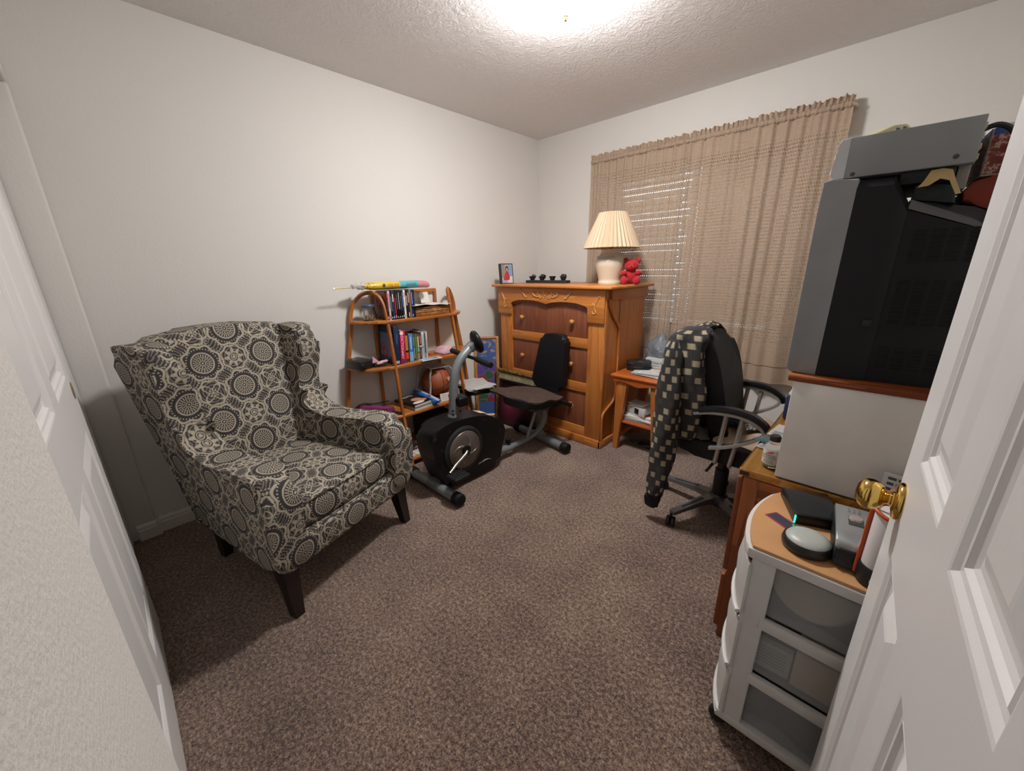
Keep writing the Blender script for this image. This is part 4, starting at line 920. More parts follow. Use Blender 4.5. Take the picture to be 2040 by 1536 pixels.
for k in range(4):
    bm = BM(); A = radians(35+90*k); pts = []
    for i in range(7): f = i/6; pts.append((.8905-.002*f, -1.748+(.036+.062*f)*cos(A+.9*f), .255+(.036+.062*f)*sin(A+.9*f)))
    tube(bm, pts, [.010-.0075*i/6 for i in range(7)], 8); obj('disc_blade', bm, P('#857c74', .28, .6), DK, 60)
bm = BM(); lathe(bm, [(.0,.890),(.030,.890),(.030,.902),(.024,.906),(.0,.906)], 24, (0,-1.748,.255), 'x'); obj('hub', bm, M_BLK, DK)
bm = BM(); tube(bm, catmull([(.898,-1.748,.255),(.912,-1.762,.248),(.918,-1.810,.226),(.922,-1.855,.206),(.934,-1.895,.190),(.938,-1.915,.182)], 4), .0085, 10); CKA = obj('crank', bm, P('#c9c5bb', .25, .85), BK, 60)
bm = BM(); tube(bm, [(.930,-1.912,.182),(.985,-1.905,.178)], .007, 8); box(bm, (.985,-1.890,.170), (.095,.115,.026), .010, 3); PD = obj('pedal', bm, M_RUB, CKA)
bm = BM()
for i in range(5):
    for j in range(4): box(bm, (.955+.020*j, -1.933+.022*i, .185), (.010, .008, .006), .002, 1)
obj('pedal_tread', bm, P('#1b1c1e', .7), PD)
bm = BM(); tube(bm, [(.690,-1.748,.255),(.655,-1.735,.27),(.640,-1.66,.36)], .0085, 10); box(bm, (.590,-1.655,.362), (.09,.11,.024), .01, 3); obj('far_pedal', bm, M_RUB, BK)
bm = BM(); lohi(bm, (.745,-1.560,.4285), (.815,-1.500,.4295)); bmesh.ops.rotate(bm, verts=bm.verts[:], cent=(.78,-1.53,.429), matrix=RX(-17)); bmesh.ops.translate(bm, verts=bm.verts[:], vec=(0,0,-.0130)); obj('warning_sticker', bm, P('#c9b78c', .5), HS)
bm = BM()
for y_, z_ in ((-1.845,.405),(-1.905,.30),(-1.565,.392),(-1.43,.28)): lathe(bm, [(.0,.861),(.010,.861),(.010,.8695),(.005,.8695),(.0,.866)], 12, (0,y_,z_), 'x')
obj('screw_wells', bm, P('#08080a', .6), HS)
text('CRANE', .018, P('#a8a49e', .4), HS, (.8685,-1.612,.106), axes((0,.995,.09), (0,-.09,.995), (1,0,0)), squash=.8)
bm = BM(); prism(bm, [(-1.590,.104),(-1.585,.116),(-1.555,.114),(-1.518,.098),(-1.550,.107),(-1.575,.108)], .868, .8695, 'yz'); obj('logo_swoosh', bm, P('#b4b0aa', .4), HS)
# mast, console, handles
bm = BM(); tube(bm, catmull([(.78,-1.752,.41),(.78,-1.742,.52),(.78,-1.728,.64),(.78,-1.705,.735),(.78,-1.66,.80),(.78,-1.60,.845),(.78,-1.565,.865)], 6), .0265, 18); MS = obj('mast', bm, M_GRY, BK, 60)
bm = BM(); lathe(bm, [(.0,.0),(.040,.0),(.034,.012),(.030,.03),(.0,.03)], 20, (.78,-1.750,.435)); obj('mast_collar', bm, M_GRY, MS)
bm = BM()
for y_, z_ in ((-1.778,.47),(-1.778,.495),(-1.724,.478)): ball(bm, (.805,y_+.015,z_), (.007,.007,.007), 8)
for z_ in (.56,): ball(bm, (.806,-1.735,z_), (.006,.006,.006), 8)
obj('bolt', bm, M_RUB, MS)
bm = BM(); nrm = Vector((.34, .88, .30)).normalized(); Rm = nrm.to_track_quat('Z', 'Y').to_matrix()
lathe(bm, [(.0,-.024),(.046,-.022),(.069,-.010),(.075,.002),(.071,.013),(.058,.016),(.0,.016)], 32, (.785,-1.535,.885), rot=Rm); CN = obj('console', bm, M_BLK, BK, 60)
bm = BM(); box(bm, Vector((.785,-1.535,.885))+nrm*.0165, (.050,.030,.003), .001, 1, Rm); obj('console_screen', bm, P('#3a4a44', .15), CN)
bm = BM(); lathe(bm, [(.066,.0150),(.0705,.0165),(.070,.012)], 32, (.785,-1.535,.885), rot=Rm); obj('console_rim', bm, P('#2a2c2b', .15), CN)
bm = BM(); box(bm, (.78,-1.572,.862), (.060,.055,.050), .010, 2, RX(35)); obj('console_bracket', bm, P('#5c6264', .4), CN)
for a, c, nm in (((.70,-1.585,.802), (.565,-1.560,.806), 'h'), ((.86,-1.600,.798), (1.0,-1.615,.785), 'h')):
    bm = BM(); tube(bm, [(.78,-1.592,.800), a], .011, 10); tube(bm, [a, c], .0175, 14); obj('handlebar', bm, M_BLKM, BK, 50)
bm = BM(); box(bm, (.80,-1.700,.545), (.085,.075,.060), .012, 3); obj('tension_box', bm, M_BLK, MS)
# rear frame tube, seat post, knob
bm = BM(); tube(bm, catmull([(.79,-1.46,.075),(.80,-1.25,.068),(.81,-1.10,.075),(.82,-.98,.105),(.825,-.915,.165),(.825,-.90,.23),(.825,-.915,.295),(.825,-.96,.345)], 7), .022, 16); obj('rear_frame', bm, M_GRY, BK, 60)
bm = BM(); tube(bm, [(.79,-1.42,.075),(.80,-1.26,.068)], .029, 16); sl = obj('adjuster_sleeve', bm, M_GRY, BK, 50)
bm = BM(); tube(bm, [(.80,-1.285,.090),(.80,-1.285,.112)], .006, 8); lathe(bm, [(.0,.112),(.019,.112),(.022,.118),(.021,.142),(.017,.147),(.0,.147)], 14, (.80,-1.285,0)); obj('adjuster_knob', bm, M_RUB, sl)
bm = BM(); tube(bm, [(.815,-1.10,.08),(.825,-.975,.345)], .013, 12); obj('seat_stay', bm, M_GRY, BK)
bm = BM(); tube(bm, [(.82,-.95,.05),(.822,-.94,.105)], .026, 12); obj('rear_post', bm, M_GRY, BK)
# seat pad (tilted), backrest pad, side grips
bm = BM(); prism(bm, [(p.x, p.y) for p in catmull([(.655,-.90,0),(.64,-1.05,0),(.665,-1.19,0),(.74,-1.245,0),(.83,-1.255,0),(.92,-1.235,0),(.985,-1.17,0),(1.0,-1.03,0),(.985,-.90,0),(.90,-.865,0),(.74,-.865,0)], 4, closed=True)], .372, .425, 'xy', .020, 4); bmesh.ops.rotate(bm, verts=bm.verts[:], cent=(.82,-1.05,.40), matrix=RX(-4)); obj('seat_pad', bm, M_BLKM, BK, 60)
bm = BM(); box(bm, (.825,-1.03,.365), (.16,.30,.025), .006, 2); tube(bm, [(.90,-1.10,.352),(.97,-1.02,.36)], .016, 10); tube(bm, [(.89,-1.16,.36),(.93,-1.14,.352),(.96,-1.05,.352)], .014, 10); obj('seat_bracket', bm, P('#3c4042', .4, .4), BK)
bm = BM(); prism(bm, [(p.x, p.y) for p in catmull([(.672,.455,0),(.675,.51,0),(.705,.64,0),(.735,.78,0),(.755,.83,0),(.80,.850,0),(.86,.853,0),(.93,.846,0),(.965,.82,0),(.972,.77,0),(.965,.62,0),(.962,.50,0),(.955,.445,0),(.915,.420,0),(.83,.412,0),(.72,.420,0)], 4, closed=True)], -.875, -.805, 'xz', .026, 4); bmesh.ops.rotate(bm, verts=bm.verts[:], cent=(.82,-.84,.44), matrix=RX(-3)); obj('backrest', bm, M_BLKM, BK, 60)
bm = BM(); tube(bm, [(.825,-.86,.36),(.825,-.822,.40),(.825,-.806,.60)], .014, 10); obj('back_support', bm, M_BLK, BK)
bm = BM(); tube(bm, catmull([(.70,-1.00,.375),(.615,-1.02,.395),(.575,-1.12,.425),(.555,-1.19,.430),(.545,-1.205,.455)], 5), .0165, 12); obj('side_grip', bm, M_BLKM, BK, 60)
bm = BM(); tube(bm, catmull([(.92,-1.02,.352),(.975,-1.01,.355),(1.0,-.95,.372),(1.005,-.915,.372),(1.028,-.862,.345),(1.033,-.85,.335)], 5), .0165, 12); obj('side_grip', bm, M_BLKM, BK, 60)
bm = BM(); ball(bm, (1.036,-.842,.332), (.016,.008,.016), 12); obj('grip_sensor', bm, P('#c8c8c6', .2, .9), BK)
# brown fleece pad laid over the seat
m, b, t = newmat('brown_fleece', rough=.95); co = t.coord(); v_ = t.voro(co, 150).outputs['Distance']; t.L.new(t.mix(t.noise(co, 40, 3), S('#33251d'), S('#4c392d')), b.inputs['Base Color']); t.L.new(t.bump(v_, .8, .004), b.inputs['Normal'])
bm = BM(); cor = [(.572,-1.245),(1.005,-1.215),(1.03,-.94),(.66,-.895)]
def pad(u, v):
    p = [(cor[0][i]*(1-u)+cor[1][i]*u)*(1-v)+(cor[3][i]*(1-u)+cor[2][i]*u)*v for i in (0, 1)]
    e = min(u, 1-u, v, 1-v); edge = -.012*max(0, 1-e*9)
    return (p[0]-.02*sin(v*pi)*(1-u), p[1]-.015*sin(u*pi)*(1-v), .446+edge+.007*sin(u*7+v*5)+.006*sin(v*11-u*4)+.010*(1-u)*(1-v)*2-.008*v)
sheet(bm, 26, 22, pad); solid(bm, .014)
one('fleece_pad', bm, m, 'brown fleece pad laid over the exercise bike seat', 'cushion', smooth=80)
# ---------------------------------------------------------------- blinds, rod, curtains
M_SLAT = P('#d8d3ca', .4)
def blind(bx0, bx1, tilt, label):
    BL = thing('window_blind', label, 'blind', ((bx0+bx1)/2, .03, WZ0+.02), None, 'slat blinds in the window')
    bm = BM(); lohi(bm, (bx0, .004, WZ1-.045), (bx1, .054, WZ1-.005), .003); obj('head_rail', bm, M_SLAT, BL)
    sl_me = None
    for k in range(23):
        z = WZ1-.070-k*.0475
        if z < WZ0+.03: break
        if sl_me is None:
            bm = BM(); box(bm, (0, 0, 0), (bx1-bx0-.006, .050, .0028), .001, 1, RX(tilt)); o = obj('slat', bm, M_SLAT, BL, None); sl_me = o.data
            sl_me.transform(Matrix.Translation(world_off(BL)))
        else:
            o = bpy.data.objects.new('slat', sl_me); COL.objects.link(o); o.parent = BL
        o.location = (0, 0, z-(WZ0+.02))
    bm = BM(); lohi(bm, (bx0, .006, WZ0+.020), (bx1, .052, WZ0+.034), .003); obj('bottom_rail', bm, M_SLAT, BL)
    for x in (bx0+.12, bx1-.12):
        bm = BM(); tube(bm, [(x, .003, WZ0+.03), (x, .003, WZ1-.02)], .0012, 6); obj('ladder_cord', bm, M_SLAT, BL)
blind(WX0+.008, 1.4745, 60, 'white slat blind slightly open behind the curtain next to the lamp')
blind(1.4755, WX1-.008, 80, 'white slat blind fully closed behind the right curtain')
RZ_ = 2.135
RD = thing('curtain_rod', 'slim cream curtain rod with bent ends above the window', 'curtain rod', (1.45, -.08, RZ_))
bm = BM(); tube(bm, [(.628, -.004, RZ_), (.628, -.05, RZ_), (.640, -.080, RZ_), (1.45, -.082, RZ_), (2.262, -.080, RZ_), (2.274, -.05, RZ_), (2.274, -.004, RZ_)], .007, 10); obj('rod', bm, P('#d8d0c0', .4), RD)
for x in (.628, 2.274):
    bm = BM(); lohi(bm, (x-.012, -.006, RZ_-.025), (x+.012, 0, RZ_+.025), .002); obj('bracket', bm, P('#d8d0c0', .4), RD)
def curtain_mat():
    m, b, t = newmat('open_weave_curtain', S('#b59a7c'), .9)
    s = t.sep(t.coord('UV'))
    row = t.m('FRACT', t.mul(s[1], 1/.0205)); sh = t.mul(t.m('FLOOR', t.mul(s[1], 1/.0205)), .5)
    colm = t.m('FRACT', t.add(t.mul(s[0], 1/.0205), sh))
    hole = t.mul(t.mul(t.step(.34, .40, row), t.sub(1.0, t.step(.76, .82, row))), t.mul(t.step(.24, .30, colm), t.sub(1.0, t.step(.70, .76, colm))))
    body = t.mul(t.step(.27, .28, s[1]), t.sub(1.0, t.step(1.44, 1.50, s[1])))
    hole = t.mul(hole, body)
    yarn = t.noise(t.map(t.coord('UV'), (1, .25, 1)), 420, 3, .6)
    rib = t.m('SINE', t.mul(s[1], 2*pi/.0103))
    t.L.new(t.mix(yarn, S('#a58e79'), S('#c8b39d')), b.inputs['Base Color'])
    t.L.new(t.bump(t.add(yarn, t.mul(rib, .4)), .6, .002), b.inputs['Normal'])
    tr = t.new('ShaderNodeBsdfTransparent'); tl = t.new('ShaderNodeBsdfTranslucent'); tl.inputs[0].default_value = S('#b89c7c')
    mx = t.new('ShaderNodeMixShader'); mx.inputs[0].default_value = .22; t.L.new(b.outputs[0], mx.inputs[1]); t.L.new(tl.outputs[0], mx.inputs[2])
    m2 = t.new('ShaderNodeMixShader'); t.L.new(t.mul(hole, .78), m2.inputs[0]); t.L.new(mx.outputs[0], m2.inputs[1]); t.L.new(tr.outputs[0], m2.inputs[2])
    t.L.new(m2.outputs[0], t.N['Material Output'].inputs[0])
    return m
M_CUR = curtain_mat()
def curtain(x0, x1, zb, label, seed, y0):
    rr = random.Random(seed); root = thing('window_curtain', label, 'curtain', ((x0+x1)/2, y0, zb), None, 'curtain panels at the window')
    ph = [rr.uniform(0, 6.28) for _ in range(6)]; H = 2.120-zb; wid = x1-x0
    def fold(u, f):   # f: 0 at the top, 1 at the hem
        return (.0055+.007*f)*sin(2*pi*(9*u+.35*sin(2*pi*u*1.7+ph[0])+.12*f*sin(3*f+ph[1]))+ph[2]) + (.003+.013*f)*sin(2*pi*3.3*u+ph[3]+.8*f) + .004*(1-f)*sin(2*pi*23*u+ph[4])
    def fn(u, v):
        f = 1-v; dx = .012*sin(2*pi*u*2+ph[5])*f
        return (x0+wid*u+dx, y0-.004+fold(u, f), zb+H*v)
    bm = BM(); nu, nv = 150, 40; uvl = bm.loops.layers.uv.new('uv'); G = sheet(bm, nu, nv, fn)
    ids = {}
    for j, rowv in enumerate(G):
        for i, v in enumerate(rowv): ids[v] = (i/nu*wid*1.55, j/nv*H)
    for f in bm.faces:
        for l in f.loops: l[uvl].uv = ids[l.vert]
    obj('drape', bm, M_CUR, root, 80, fix=False)
    # rod pocket and gathered heading
    bm = BM(); uvl = bm.loops.layers.uv.new('uv')
    def pk(u, v):
        a = 2*pi*v; g = .0030*sin(2*pi*46*u+ph[1])+.0022*sin(2*pi*29*u+ph[2])
        return (x0+wid*u, -.082+(.0130+g)*cos(a), RZ_+(.0165+g)*sin(a))
    sheet(bm, 180, 10, pk)
    for f in bm.faces:
        for l in f.loops: l[uvl].uv = (l.vert.co.x*1.5, .1)
    obj('rod_pocket', bm, M_CUR, root, 80)
    bm = BM(); uvl = bm.loops.layers.uv.new('uv')
    def hd(u, v):
        return (x0+wid*u+.003*sin(2*pi*31*u+ph[0]), -.082+(.003+.009*v)*sin(2*pi*(31*u)+ph[3]+1.5*sin(9*u))+.004*sin(2*pi*61*u), RZ_+.013+v*(.034+.005*sin(2*pi*13*u+ph[2])+.003*sin(2*pi*37*u)))
    sheet(bm, 240, 6, hd)
    for f in bm.faces:
        for l in f.loops: l[uvl].uv = (l.vert.co.x*1.5, .1)
    obj('heading_ruffle', bm, M_CUR, root, 80)
    bm = BM(); tube(bm, [fn(k/100, .075)[0:1]+(fn(k/100, .075)[1]-.003,)+(fn(k/100, .075)[2],) for k in range(101)], .0016, 5); obj('hem_stitch', bm, P('#9a8066', .9), root)
    return root
curtain(.632, 1.409, .56, 'beige open-weave curtain panel on the left, behind the lamp and chest', 11, -.080)
curtain(1.414, 2.268, .545, 'beige open-weave curtain panel on the right, behind the office chair', 23, -.082)
# ---------------------------------------------------------------- small pine side table between chest and office chair
M_TT = wood('red_pine_top', '#97491c', '#b8642b', 'x', 7, .32)
TB = thing('side_table', 'small orange pine side table with scalloped apron beside the chest', 'table', (1.46, -.45, 0))
bm = BM(); lohi(bm, (1.246, -.672, .560), (1.690, -.215, .580), .006, 3); obj('table_top', bm, M_TT, TB)
for x0, x1, s in ((1.288, 1.370, 1), (1.625, 1.543, -1)):
    for yf, yb, q in ((-.650, -.610, 1), (-.240, -.275, -1)):
        bm = BM(); rings(bm, [[(x0, yf, 0), (x0+s*.034, yf, 0), (x0+s*.034, yf+q*.034, 0), (x0, yf+q*.034, 0)], [(x0, yf, .30), (x0+s*.060, yf, .30), (x0+s*.060, yf+q*.036, .30), (x0, yf+q*.036, .30)], [(x0, yf, .535), (x1, yf, .535), (x1, yf+q*.036, .535), (x0, yf+q*.036, .535)], [(x0, yf, .56), (x1, yf, .56), (x1, yf+q*.036, .56), (x0, yf+q*.036, .56)]]); obj('leg', bm, M_OAK, TB, 25)
sc = [(1.262,.560),(1.262,.540),(1.272,.528),(1.290,.524),(1.308,.532),(1.318,.540),(1.335,.536),(1.360,.534),(1.395,.526),(1.425,.516),(1.458,.512),(1.490,.516),(1.520,.526),(1.555,.534),(1.580,.536),(1.600,.540),(1.610,.532),(1.628,.524),(1.646,.528),(1.655,.540),(1.655,.560)]
bm = BM(); prism(bm, sc, -.664, -.652, 'xz', .002, 1); obj('scalloped_apron', bm, M_TT, TB)
bm = BM(); lohi(bm, (1.27, -.64, .515), (1.282, -.25, .560)); obj('side_apron', bm, M_OAKY, TB); bm = BM(); lohi(bm, (1.632, -.64, .515), (1.644, -.25, .560)); obj('side_apron', bm, M_OAKY, TB)
bm = BM(); lohi(bm, (1.300, -.635, .214), (1.615, -.255, .230), .004); obj('lower_shelf', bm, M_TT, TB)
bm = BM(); lohi(bm, (1.292, -.60, .075), (1.312, -.28, .105), .003); obj('stretcher', bm, M_OAKY, TB)
# on top: zip case, magnifier box, magazines, grey bag
ZB = .580
K = thing('zip_case', 'black hard zip case on the left corner of the side table', 'case', (1.345, -.430, ZB), (0, 0, radians(20)))
bm = BM(); prism(bm, [(p.x, p.y) for p in catmull([(-.075,-.05,0),(-.085,.0,0),(-.07,.075,0),(.0,.085,0),(.07,.075,0),(.085,0,0),(.075,-.05,0),(.0,-.065,0)], 4, closed=True)], 0, .030, 'xy', .008, 3); obj('lower_shell', bm, P('#141416', .6), K, 60)
bm = BM(); prism(bm, [(p.x*1.01, p.y*1.01) for p in catmull([(-.075,-.05,0),(-.085,.0,0),(-.07,.075,0),(.0,.085,0),(.07,.075,0),(.085,0,0),(.075,-.05,0),(.0,-.065,0)], 4, closed=True)], .030, .064, 'xy', .016, 4); up = obj('upper_shell', bm, P('#1c1d1f', .4), K, 60)
bm = BM(); tube(bm, [(-.03,-.01,.0655),(.03,-.01,.0655),(.0,.045,.0655)], .003, 6, closed=True); obj('embossed_triangle', bm, P('#0c0c0e', .4), up)
bm = BM(); tube(bm, [(.078,-.05,.031),(.06,-.062,.031),(0,-.068,.031),(-.06,-.062,.031),(-.085,0,.031)], .003, 6); obj('zipper', bm, P('#2c2c2e', .3, .5), K)
K = thing('magnifier_box', 'white printed magnifier box on the side table behind the magazines', 'box', (1.435, -.305, ZB), (0, 0, radians(4)))
bm = BM(); prism(bm, [(-.012,0),(.055,0),(.055,.07),(-.002,.07)], -.098, .105, 'yz', .002, 1); obj('carton', bm, P('#c3c6c4', .5), K)
Rb = axes((1,0,0), (0,.14,.99), (0,-.99,.14))
text('Head Strap Magnifier', .0225, P('#2c4c74', .5), K, (.004, -.0078, .040), Rb, squash=.86); text('With Multiple Lens', .0125, P('#50607a', .5), K, (-.03, -.0098, .018), Rb); text('magnifying', .008, P('#6a6a70', .5), K, (-.07, -.0055, .058), Rb)
for k, (dx, dy, rz, lab, cl) in enumerate(((.0, .0, -6, 'open magazine with red print on the side table', '#cfc8c6'), (-.015, .03, 8, 'white printed booklet lying on the magazine', '#d6d8d6'))):
    K = thing('booklet', lab, 'magazine', (1.475+dx, -.515+dy, ZB+.0055*k), (0, 0, radians(rz)), 'magazines on the side table')
    bm = BM(); sheet(bm, 10, 6, lambda u, v: (-.115+.23*u, -.085+.17*v, .004+.003*sin(u*3.1)+(.003*v if k else 0))); bmesh.ops.solidify(bm, geom=bm.faces[:], thickness=.004); obj('pages', bm, P(cl, .5), K)
    m, b, t = newmat('magazine_print_%d' % k, rough=.4); n = t.noise(t.coord(), 45, 3, .6)
    t.L.new(t.ramp(n, [(.42, S('#d2d0ce')), (.52, S('#8c4a44' if k == 0 else '#9aa6a4')), (.6, S('#c9c4c2')), (.7, S('#4a3a3c' if k == 0 else '#d8d8d6'))]), b.inputs['Base Color'])
    bm = BM(); sheet(bm, 8, 5, lambda u, v: (-.105+.21*u, -.075+.15*v, .0047+.003*sin((.04+.92*u)*3.1)+(.003*v if k else 0))); obj('printed_page', bm, m, K)
M_BAG, b, t = newmat('grey_plastic_bag', S('#6e757c'), .32); co = t.coord(); t.L.new(t.bump(t.noise(co, 24, 5, .6, .6), .8, .02), b.inputs['Normal'])
bag('plastic_bag', (1.392, -.185, ZB+.001), (.115, .095, .125), M_BAG, 'full grey plastic shopping bag tied on the side table', 9, True, .08)
# lower shelf: loose magazines, a white carton, papers
z = .230
for k, (w, d, h, rz, cl, lab) in enumerate(((.24,.20,.016,2,'#8d8a84','grey magazine stack lowest on the side table shelf'), (.25,.21,.010,-3,'#c9c6c0','white magazine second on the side table shelf'), (.24,.20,.012,4,'#d2cfca','pale catalogue third on the side table shelf'), (.23,.19,.008,-6,'#dcdad6','white letter stack fourth on the side table shelf'))):
    bm = BM(); box(bm, (1.455, -.50+.004*k, z+h/2), (w, d, h), .001, 1, RZ(rz)); one('magazine_stack', bm, P(cl, .6), lab, 'magazine', 'papers on the side table shelf'); z += h+.0006
K = thing('white_carton', 'white carton with dark window print on the side table shelf', 'box', (1.435, -.535, z), (0, 0, radians(-14)))
bm = BM(); lohi(bm, (-.085, -.05, 0), (.075, .05, .062), .002); obj('carton', bm, P('#c8c6c4', .5), K)
bm = BM(); prism(bm, [(-.015,.014),(.022,.010),(.024,.050),(-.014,.054)], -.0508, -.050, 'xz'); obj('window_print', bm, P('#1f1a1c', .4), K)
bm = BM(); lohi(bm, (.0755, -.045, .002), (.0765, .05, .020)); obj('red_stripe', bm, P('#8a1c28', .4), K)
z += .0625
for k, (dx, rz, h, cl, lab) in enumerate(((.01, 6, .006, '#b9b2aa', 'tan envelope on the white carton'), (-.02, -10, .012, '#d6d4d0', 'white folded leaflet on top of the white carton'))):
    bm = BM(); box(bm, (1.435+dx, -.525, z+h/2), (.16-.04*k, .10, h), .001, 1, RZ(rz)); one('leaflet', bm, P(cl, .6), lab, 'paper'); z += h+.0005
# cable loops under the table
bm = BM(); pts = []
for k in range(40): a = 2*pi*k/20; pts.append((1.43+.085*cos(a)+.01*sin(3*a), -.47+.055*sin(a)+.02*(k/40), .008+.006*(k/40)+.003*sin(5*a)))
pts += [(1.56,-.44,.010),(1.62,-.40,.008),(1.66,-.30,.008)]
tube(bm, catmull(pts, 2), .0045, 6); one('cable_coil', bm, P('#4c4844', .5), 'loop of grey cable on the carpet under the side table', 'cable')
bm = BM(); lohi(bm, (1.40, -.50, .0), (1.60, -.36, .006), .002); one('dark_tray', bm, P('#1d1c1c', .5), 'flat dark tray on the carpet under the side table', 'tray')
# ---------------------------------------------------------------- office chair, facing the desk (own frame: +x forward)
M_SIL = P('#b4b4b2', .35, .55); M_CHB = P('#0d0e12', .75, bump=(300, .3))
OC = thing('office_chair', 'black office chair with curved silver armrests at the desk', 'office chair', (2.125, -.985, 0), (0, 0, radians(4)))
bm = BM(); lathe(bm, [(.0,.060),(.048,.062),(.055,.075),(.052,.105),(.040,.125),(.0,.127)], 20); HB = obj('hub', bm, P('#4a4c4e', .4, .5), OC)
for k in range(5):
    A = radians(-120+72*k); d = Vector((cos(A), sin(A), 0)); n = Vector((-sin(A), cos(A), 0))
    bm = BM(); rings(bm, [[d*r+n*w*a+Vector((0,0,z+h*c_)) for a, c_ in ((-1,-1),(1,-1),(1,1),(-1,1))] for r, w, z, h in ((.035,.024,.095,.020),(.12,.022,.100,.015),(.24,.019,.088,.011),(.315,.017,.078,.009))])
    lg = obj('base_leg', bm, P('#77797a', .35, .6), OC, 25)
    bm = BM(); rings(bm, [[d*r+n*w*a+Vector((0,0,z+.0005*c_)) for a, c_ in ((-1,-1),(1,-1),(1,1),(-1,1))] for r, w, z in ((.11,.008,.1165),(.25,.007,.0985))]); obj('slot', bm, P('#26282a', .5), lg)
    bm = BM(); c0 = d*.318
    for s in (-1, 1): lathe(bm, [(.0,-.010),(.024,-.010),(.0275,-.006),(.0275,.006),(.024,.010),(.0,.010)], 18, (0,0,0), 'y')
    for s in (-1, 1):
        pass
    bm.free(); bm = BM()
    for s in (-1, 1):
        b_ = BM(); lathe(b_, [(.0,-.009),(.024,-.009),(.0275,-.005),(.0275,.005),(.024,.009),(.0,.009)], 18, (0,0,0), 'y'); bmesh.ops.rotate(b_, verts=b_.verts[:], cent=(0,0,0), matrix=RZ(math.degrees(A)+35)); off = RZ(math.degrees(A)+35) @ Vector((0, s*.012, 0)); bmesh.ops.translate(b_, verts=b_.verts[:], vec=c0+off+Vector((0,0,.0278)))
        me = bpy.data.meshes.new('x'); b_.to_mesh(me); b_.free(); bm.from_mesh(me); bpy.data.meshes.remove(me)
    tube(bm, [c0+Vector((0,0,.03)), c0+Vector((0,0,.072))], .0075, 8); obj('caster', bm, P('#101012', .5), lg, 40)
bm = BM(); tube(bm, [(0,0,.10),(0,0,.27)], .034, 18); tube(bm, [(0,0,.26),(0,0,.40)], .026, 16); obj('gas_column', bm, P('#0e0e10', .5), OC)
bm = BM(); box(bm, (.0,0,.405), (.22,.16,.03), .006, 2); tube(bm, [(.0,-.07,.395),(-.02,-.30,.385)], .007, 8); obj('tilt_plate', bm, P('#141416', .5), OC)
bm = BM(); prism(bm, [(p.x, p.y) for p in catmull([(-.20,-.20,0),(-.21,0,0),(-.20,.20,0),(-.05,.245,0),(.15,.245,0),(.235,.20,0),(.25,0,0),(.235,-.20,0),(.15,-.245,0),(-.05,-.245,0)], 4, closed=True)], .418, .500, 'xy', .028, 4); obj('seat', bm, M_CHB, OC, 60)
# backrest: waisted cushion, leaning back
bo = [(-.165,.50),(-.195,.62),(-.215,.76),(-.210,.88),(-.175,.965),(-.11,1.002),(0,1.012),(.11,1.002),(.175,.965),(.210,.88),(.215,.76),(.195,.62),(.165,.50),(.08,.475),(-.08,.475)]
bo = [(p.x, p.y) for p in catmull([(a, c, 0) for a, c in bo], 4, closed=True)]
bm = BM(); prism(bm, bo, -.045, .045, 'yz', .03, 4); bmesh.ops.triangulate(bm, faces=[f for f in bm.faces if len(f.verts) > 4])
for v in bm.verts: v.co.x += -.045-.13*max(0, v.co.z-.52)/.5-.035*sin(pi*min(1, max(0, (v.co.z-.48)/.35)))*0+.05*(v.co.y/.21)**2
BKR = obj('backrest', bm, M_CHB, OC, 60)
bm = BM(); tube(bm, [(-.125,0,.60),(-.135,0,.45),(-.09,0,.405),(0,0,.40)], 0, sq=(.06,.012)); obj('back_bracket', bm, P('#141416', .5), OC)
for s in (-1, 1):
    y = s*.262
    bm = BM(); c_ = catmull([(-.115,y,.648),(-.03,y,.668),(.06,y,.672),(.12,y,.660),(.165,y,.634),(.176,y,.610),(.155,y,.583),(.10,y,.545),(.03,y,.510),(-.03,y,.490)], 6)
    rs = []; tube(bm, c_, 0, sq=(.030,.013)); AR = obj('arm_loop', bm, M_SIL, OC, 30)
    for x0, x1 in ((.022, .004), (.088, .066)):
        bm = BM(); tube(bm, catmull([(x0, y, .663), ((x0+x1)/2, y, .54), (x1, y, .435), (x1-.004, y-s*.02, .414), (x1-.005, y-s*.06, .410)], 5), .0105, 12); obj('arm_post', bm, M_SIL, AR, 60)
    bm = BM(); c_ = catmull([(-.10,y,.668),(-.02,y,.688),(.06,y,.693),(.13,y,.680),(.178,y,.648),(.196,y,.615)], 6); tube(bm, c_, 0, sq=(.046,.024)); bmesh.ops.bevel(bm, geom=bm.edges[:], offset=.006, segments=2, affect='EDGES'); obj('arm_pad', bm, P('#141518', .4), AR, 50)
# ---------------------------------------------------------------- patterned cardigan over the near side of the backrest
m, b, t = newmat('blocky_knit', rough=.95); uv = t.coord('UV'); s = t.sep(uv)
cw, chh = .072, .040
rw = t.m('FLOOR', t.mul(s[1], 1/chh)); fu = t.m('FRACT', t.add(t.mul(s[0], 1/cw), t.mul(rw, .38))); fv = t.m('FRACT', t.mul(s[1], 1/chh))
jag = t.mul(t.sub(t.m('FRACT', t.mul(s[1], 1/.006)), .5), .10)
sq_ = t.mul(t.band(t.add(fu, jag), .5, .19, .02), t.band(fv, .5, .36, .03))
wn = t.new('ShaderNodeTexWhiteNoise', noise_dimensions='2D'); t.L.new(t.comb(t.m('FLOOR', t.add(t.mul(s[0], 1/cw), t.mul(rw, .38))), rw), wn.inputs['Vector'])
skip = t.m('GREATER_THAN', wn.outputs['Value'], .28)
_unused = t.m('GREATER_THAN', t.m('FRACT', t.mul(t.add(rw, .2), 1/3)), .30)
kn = t.m('SINE', t.mul(t.add(s[0], t.mul(s[1], .8)), 2*pi/.0042)); kn2 = t.m('SINE', t.mul(s[1], 2*pi/.005))
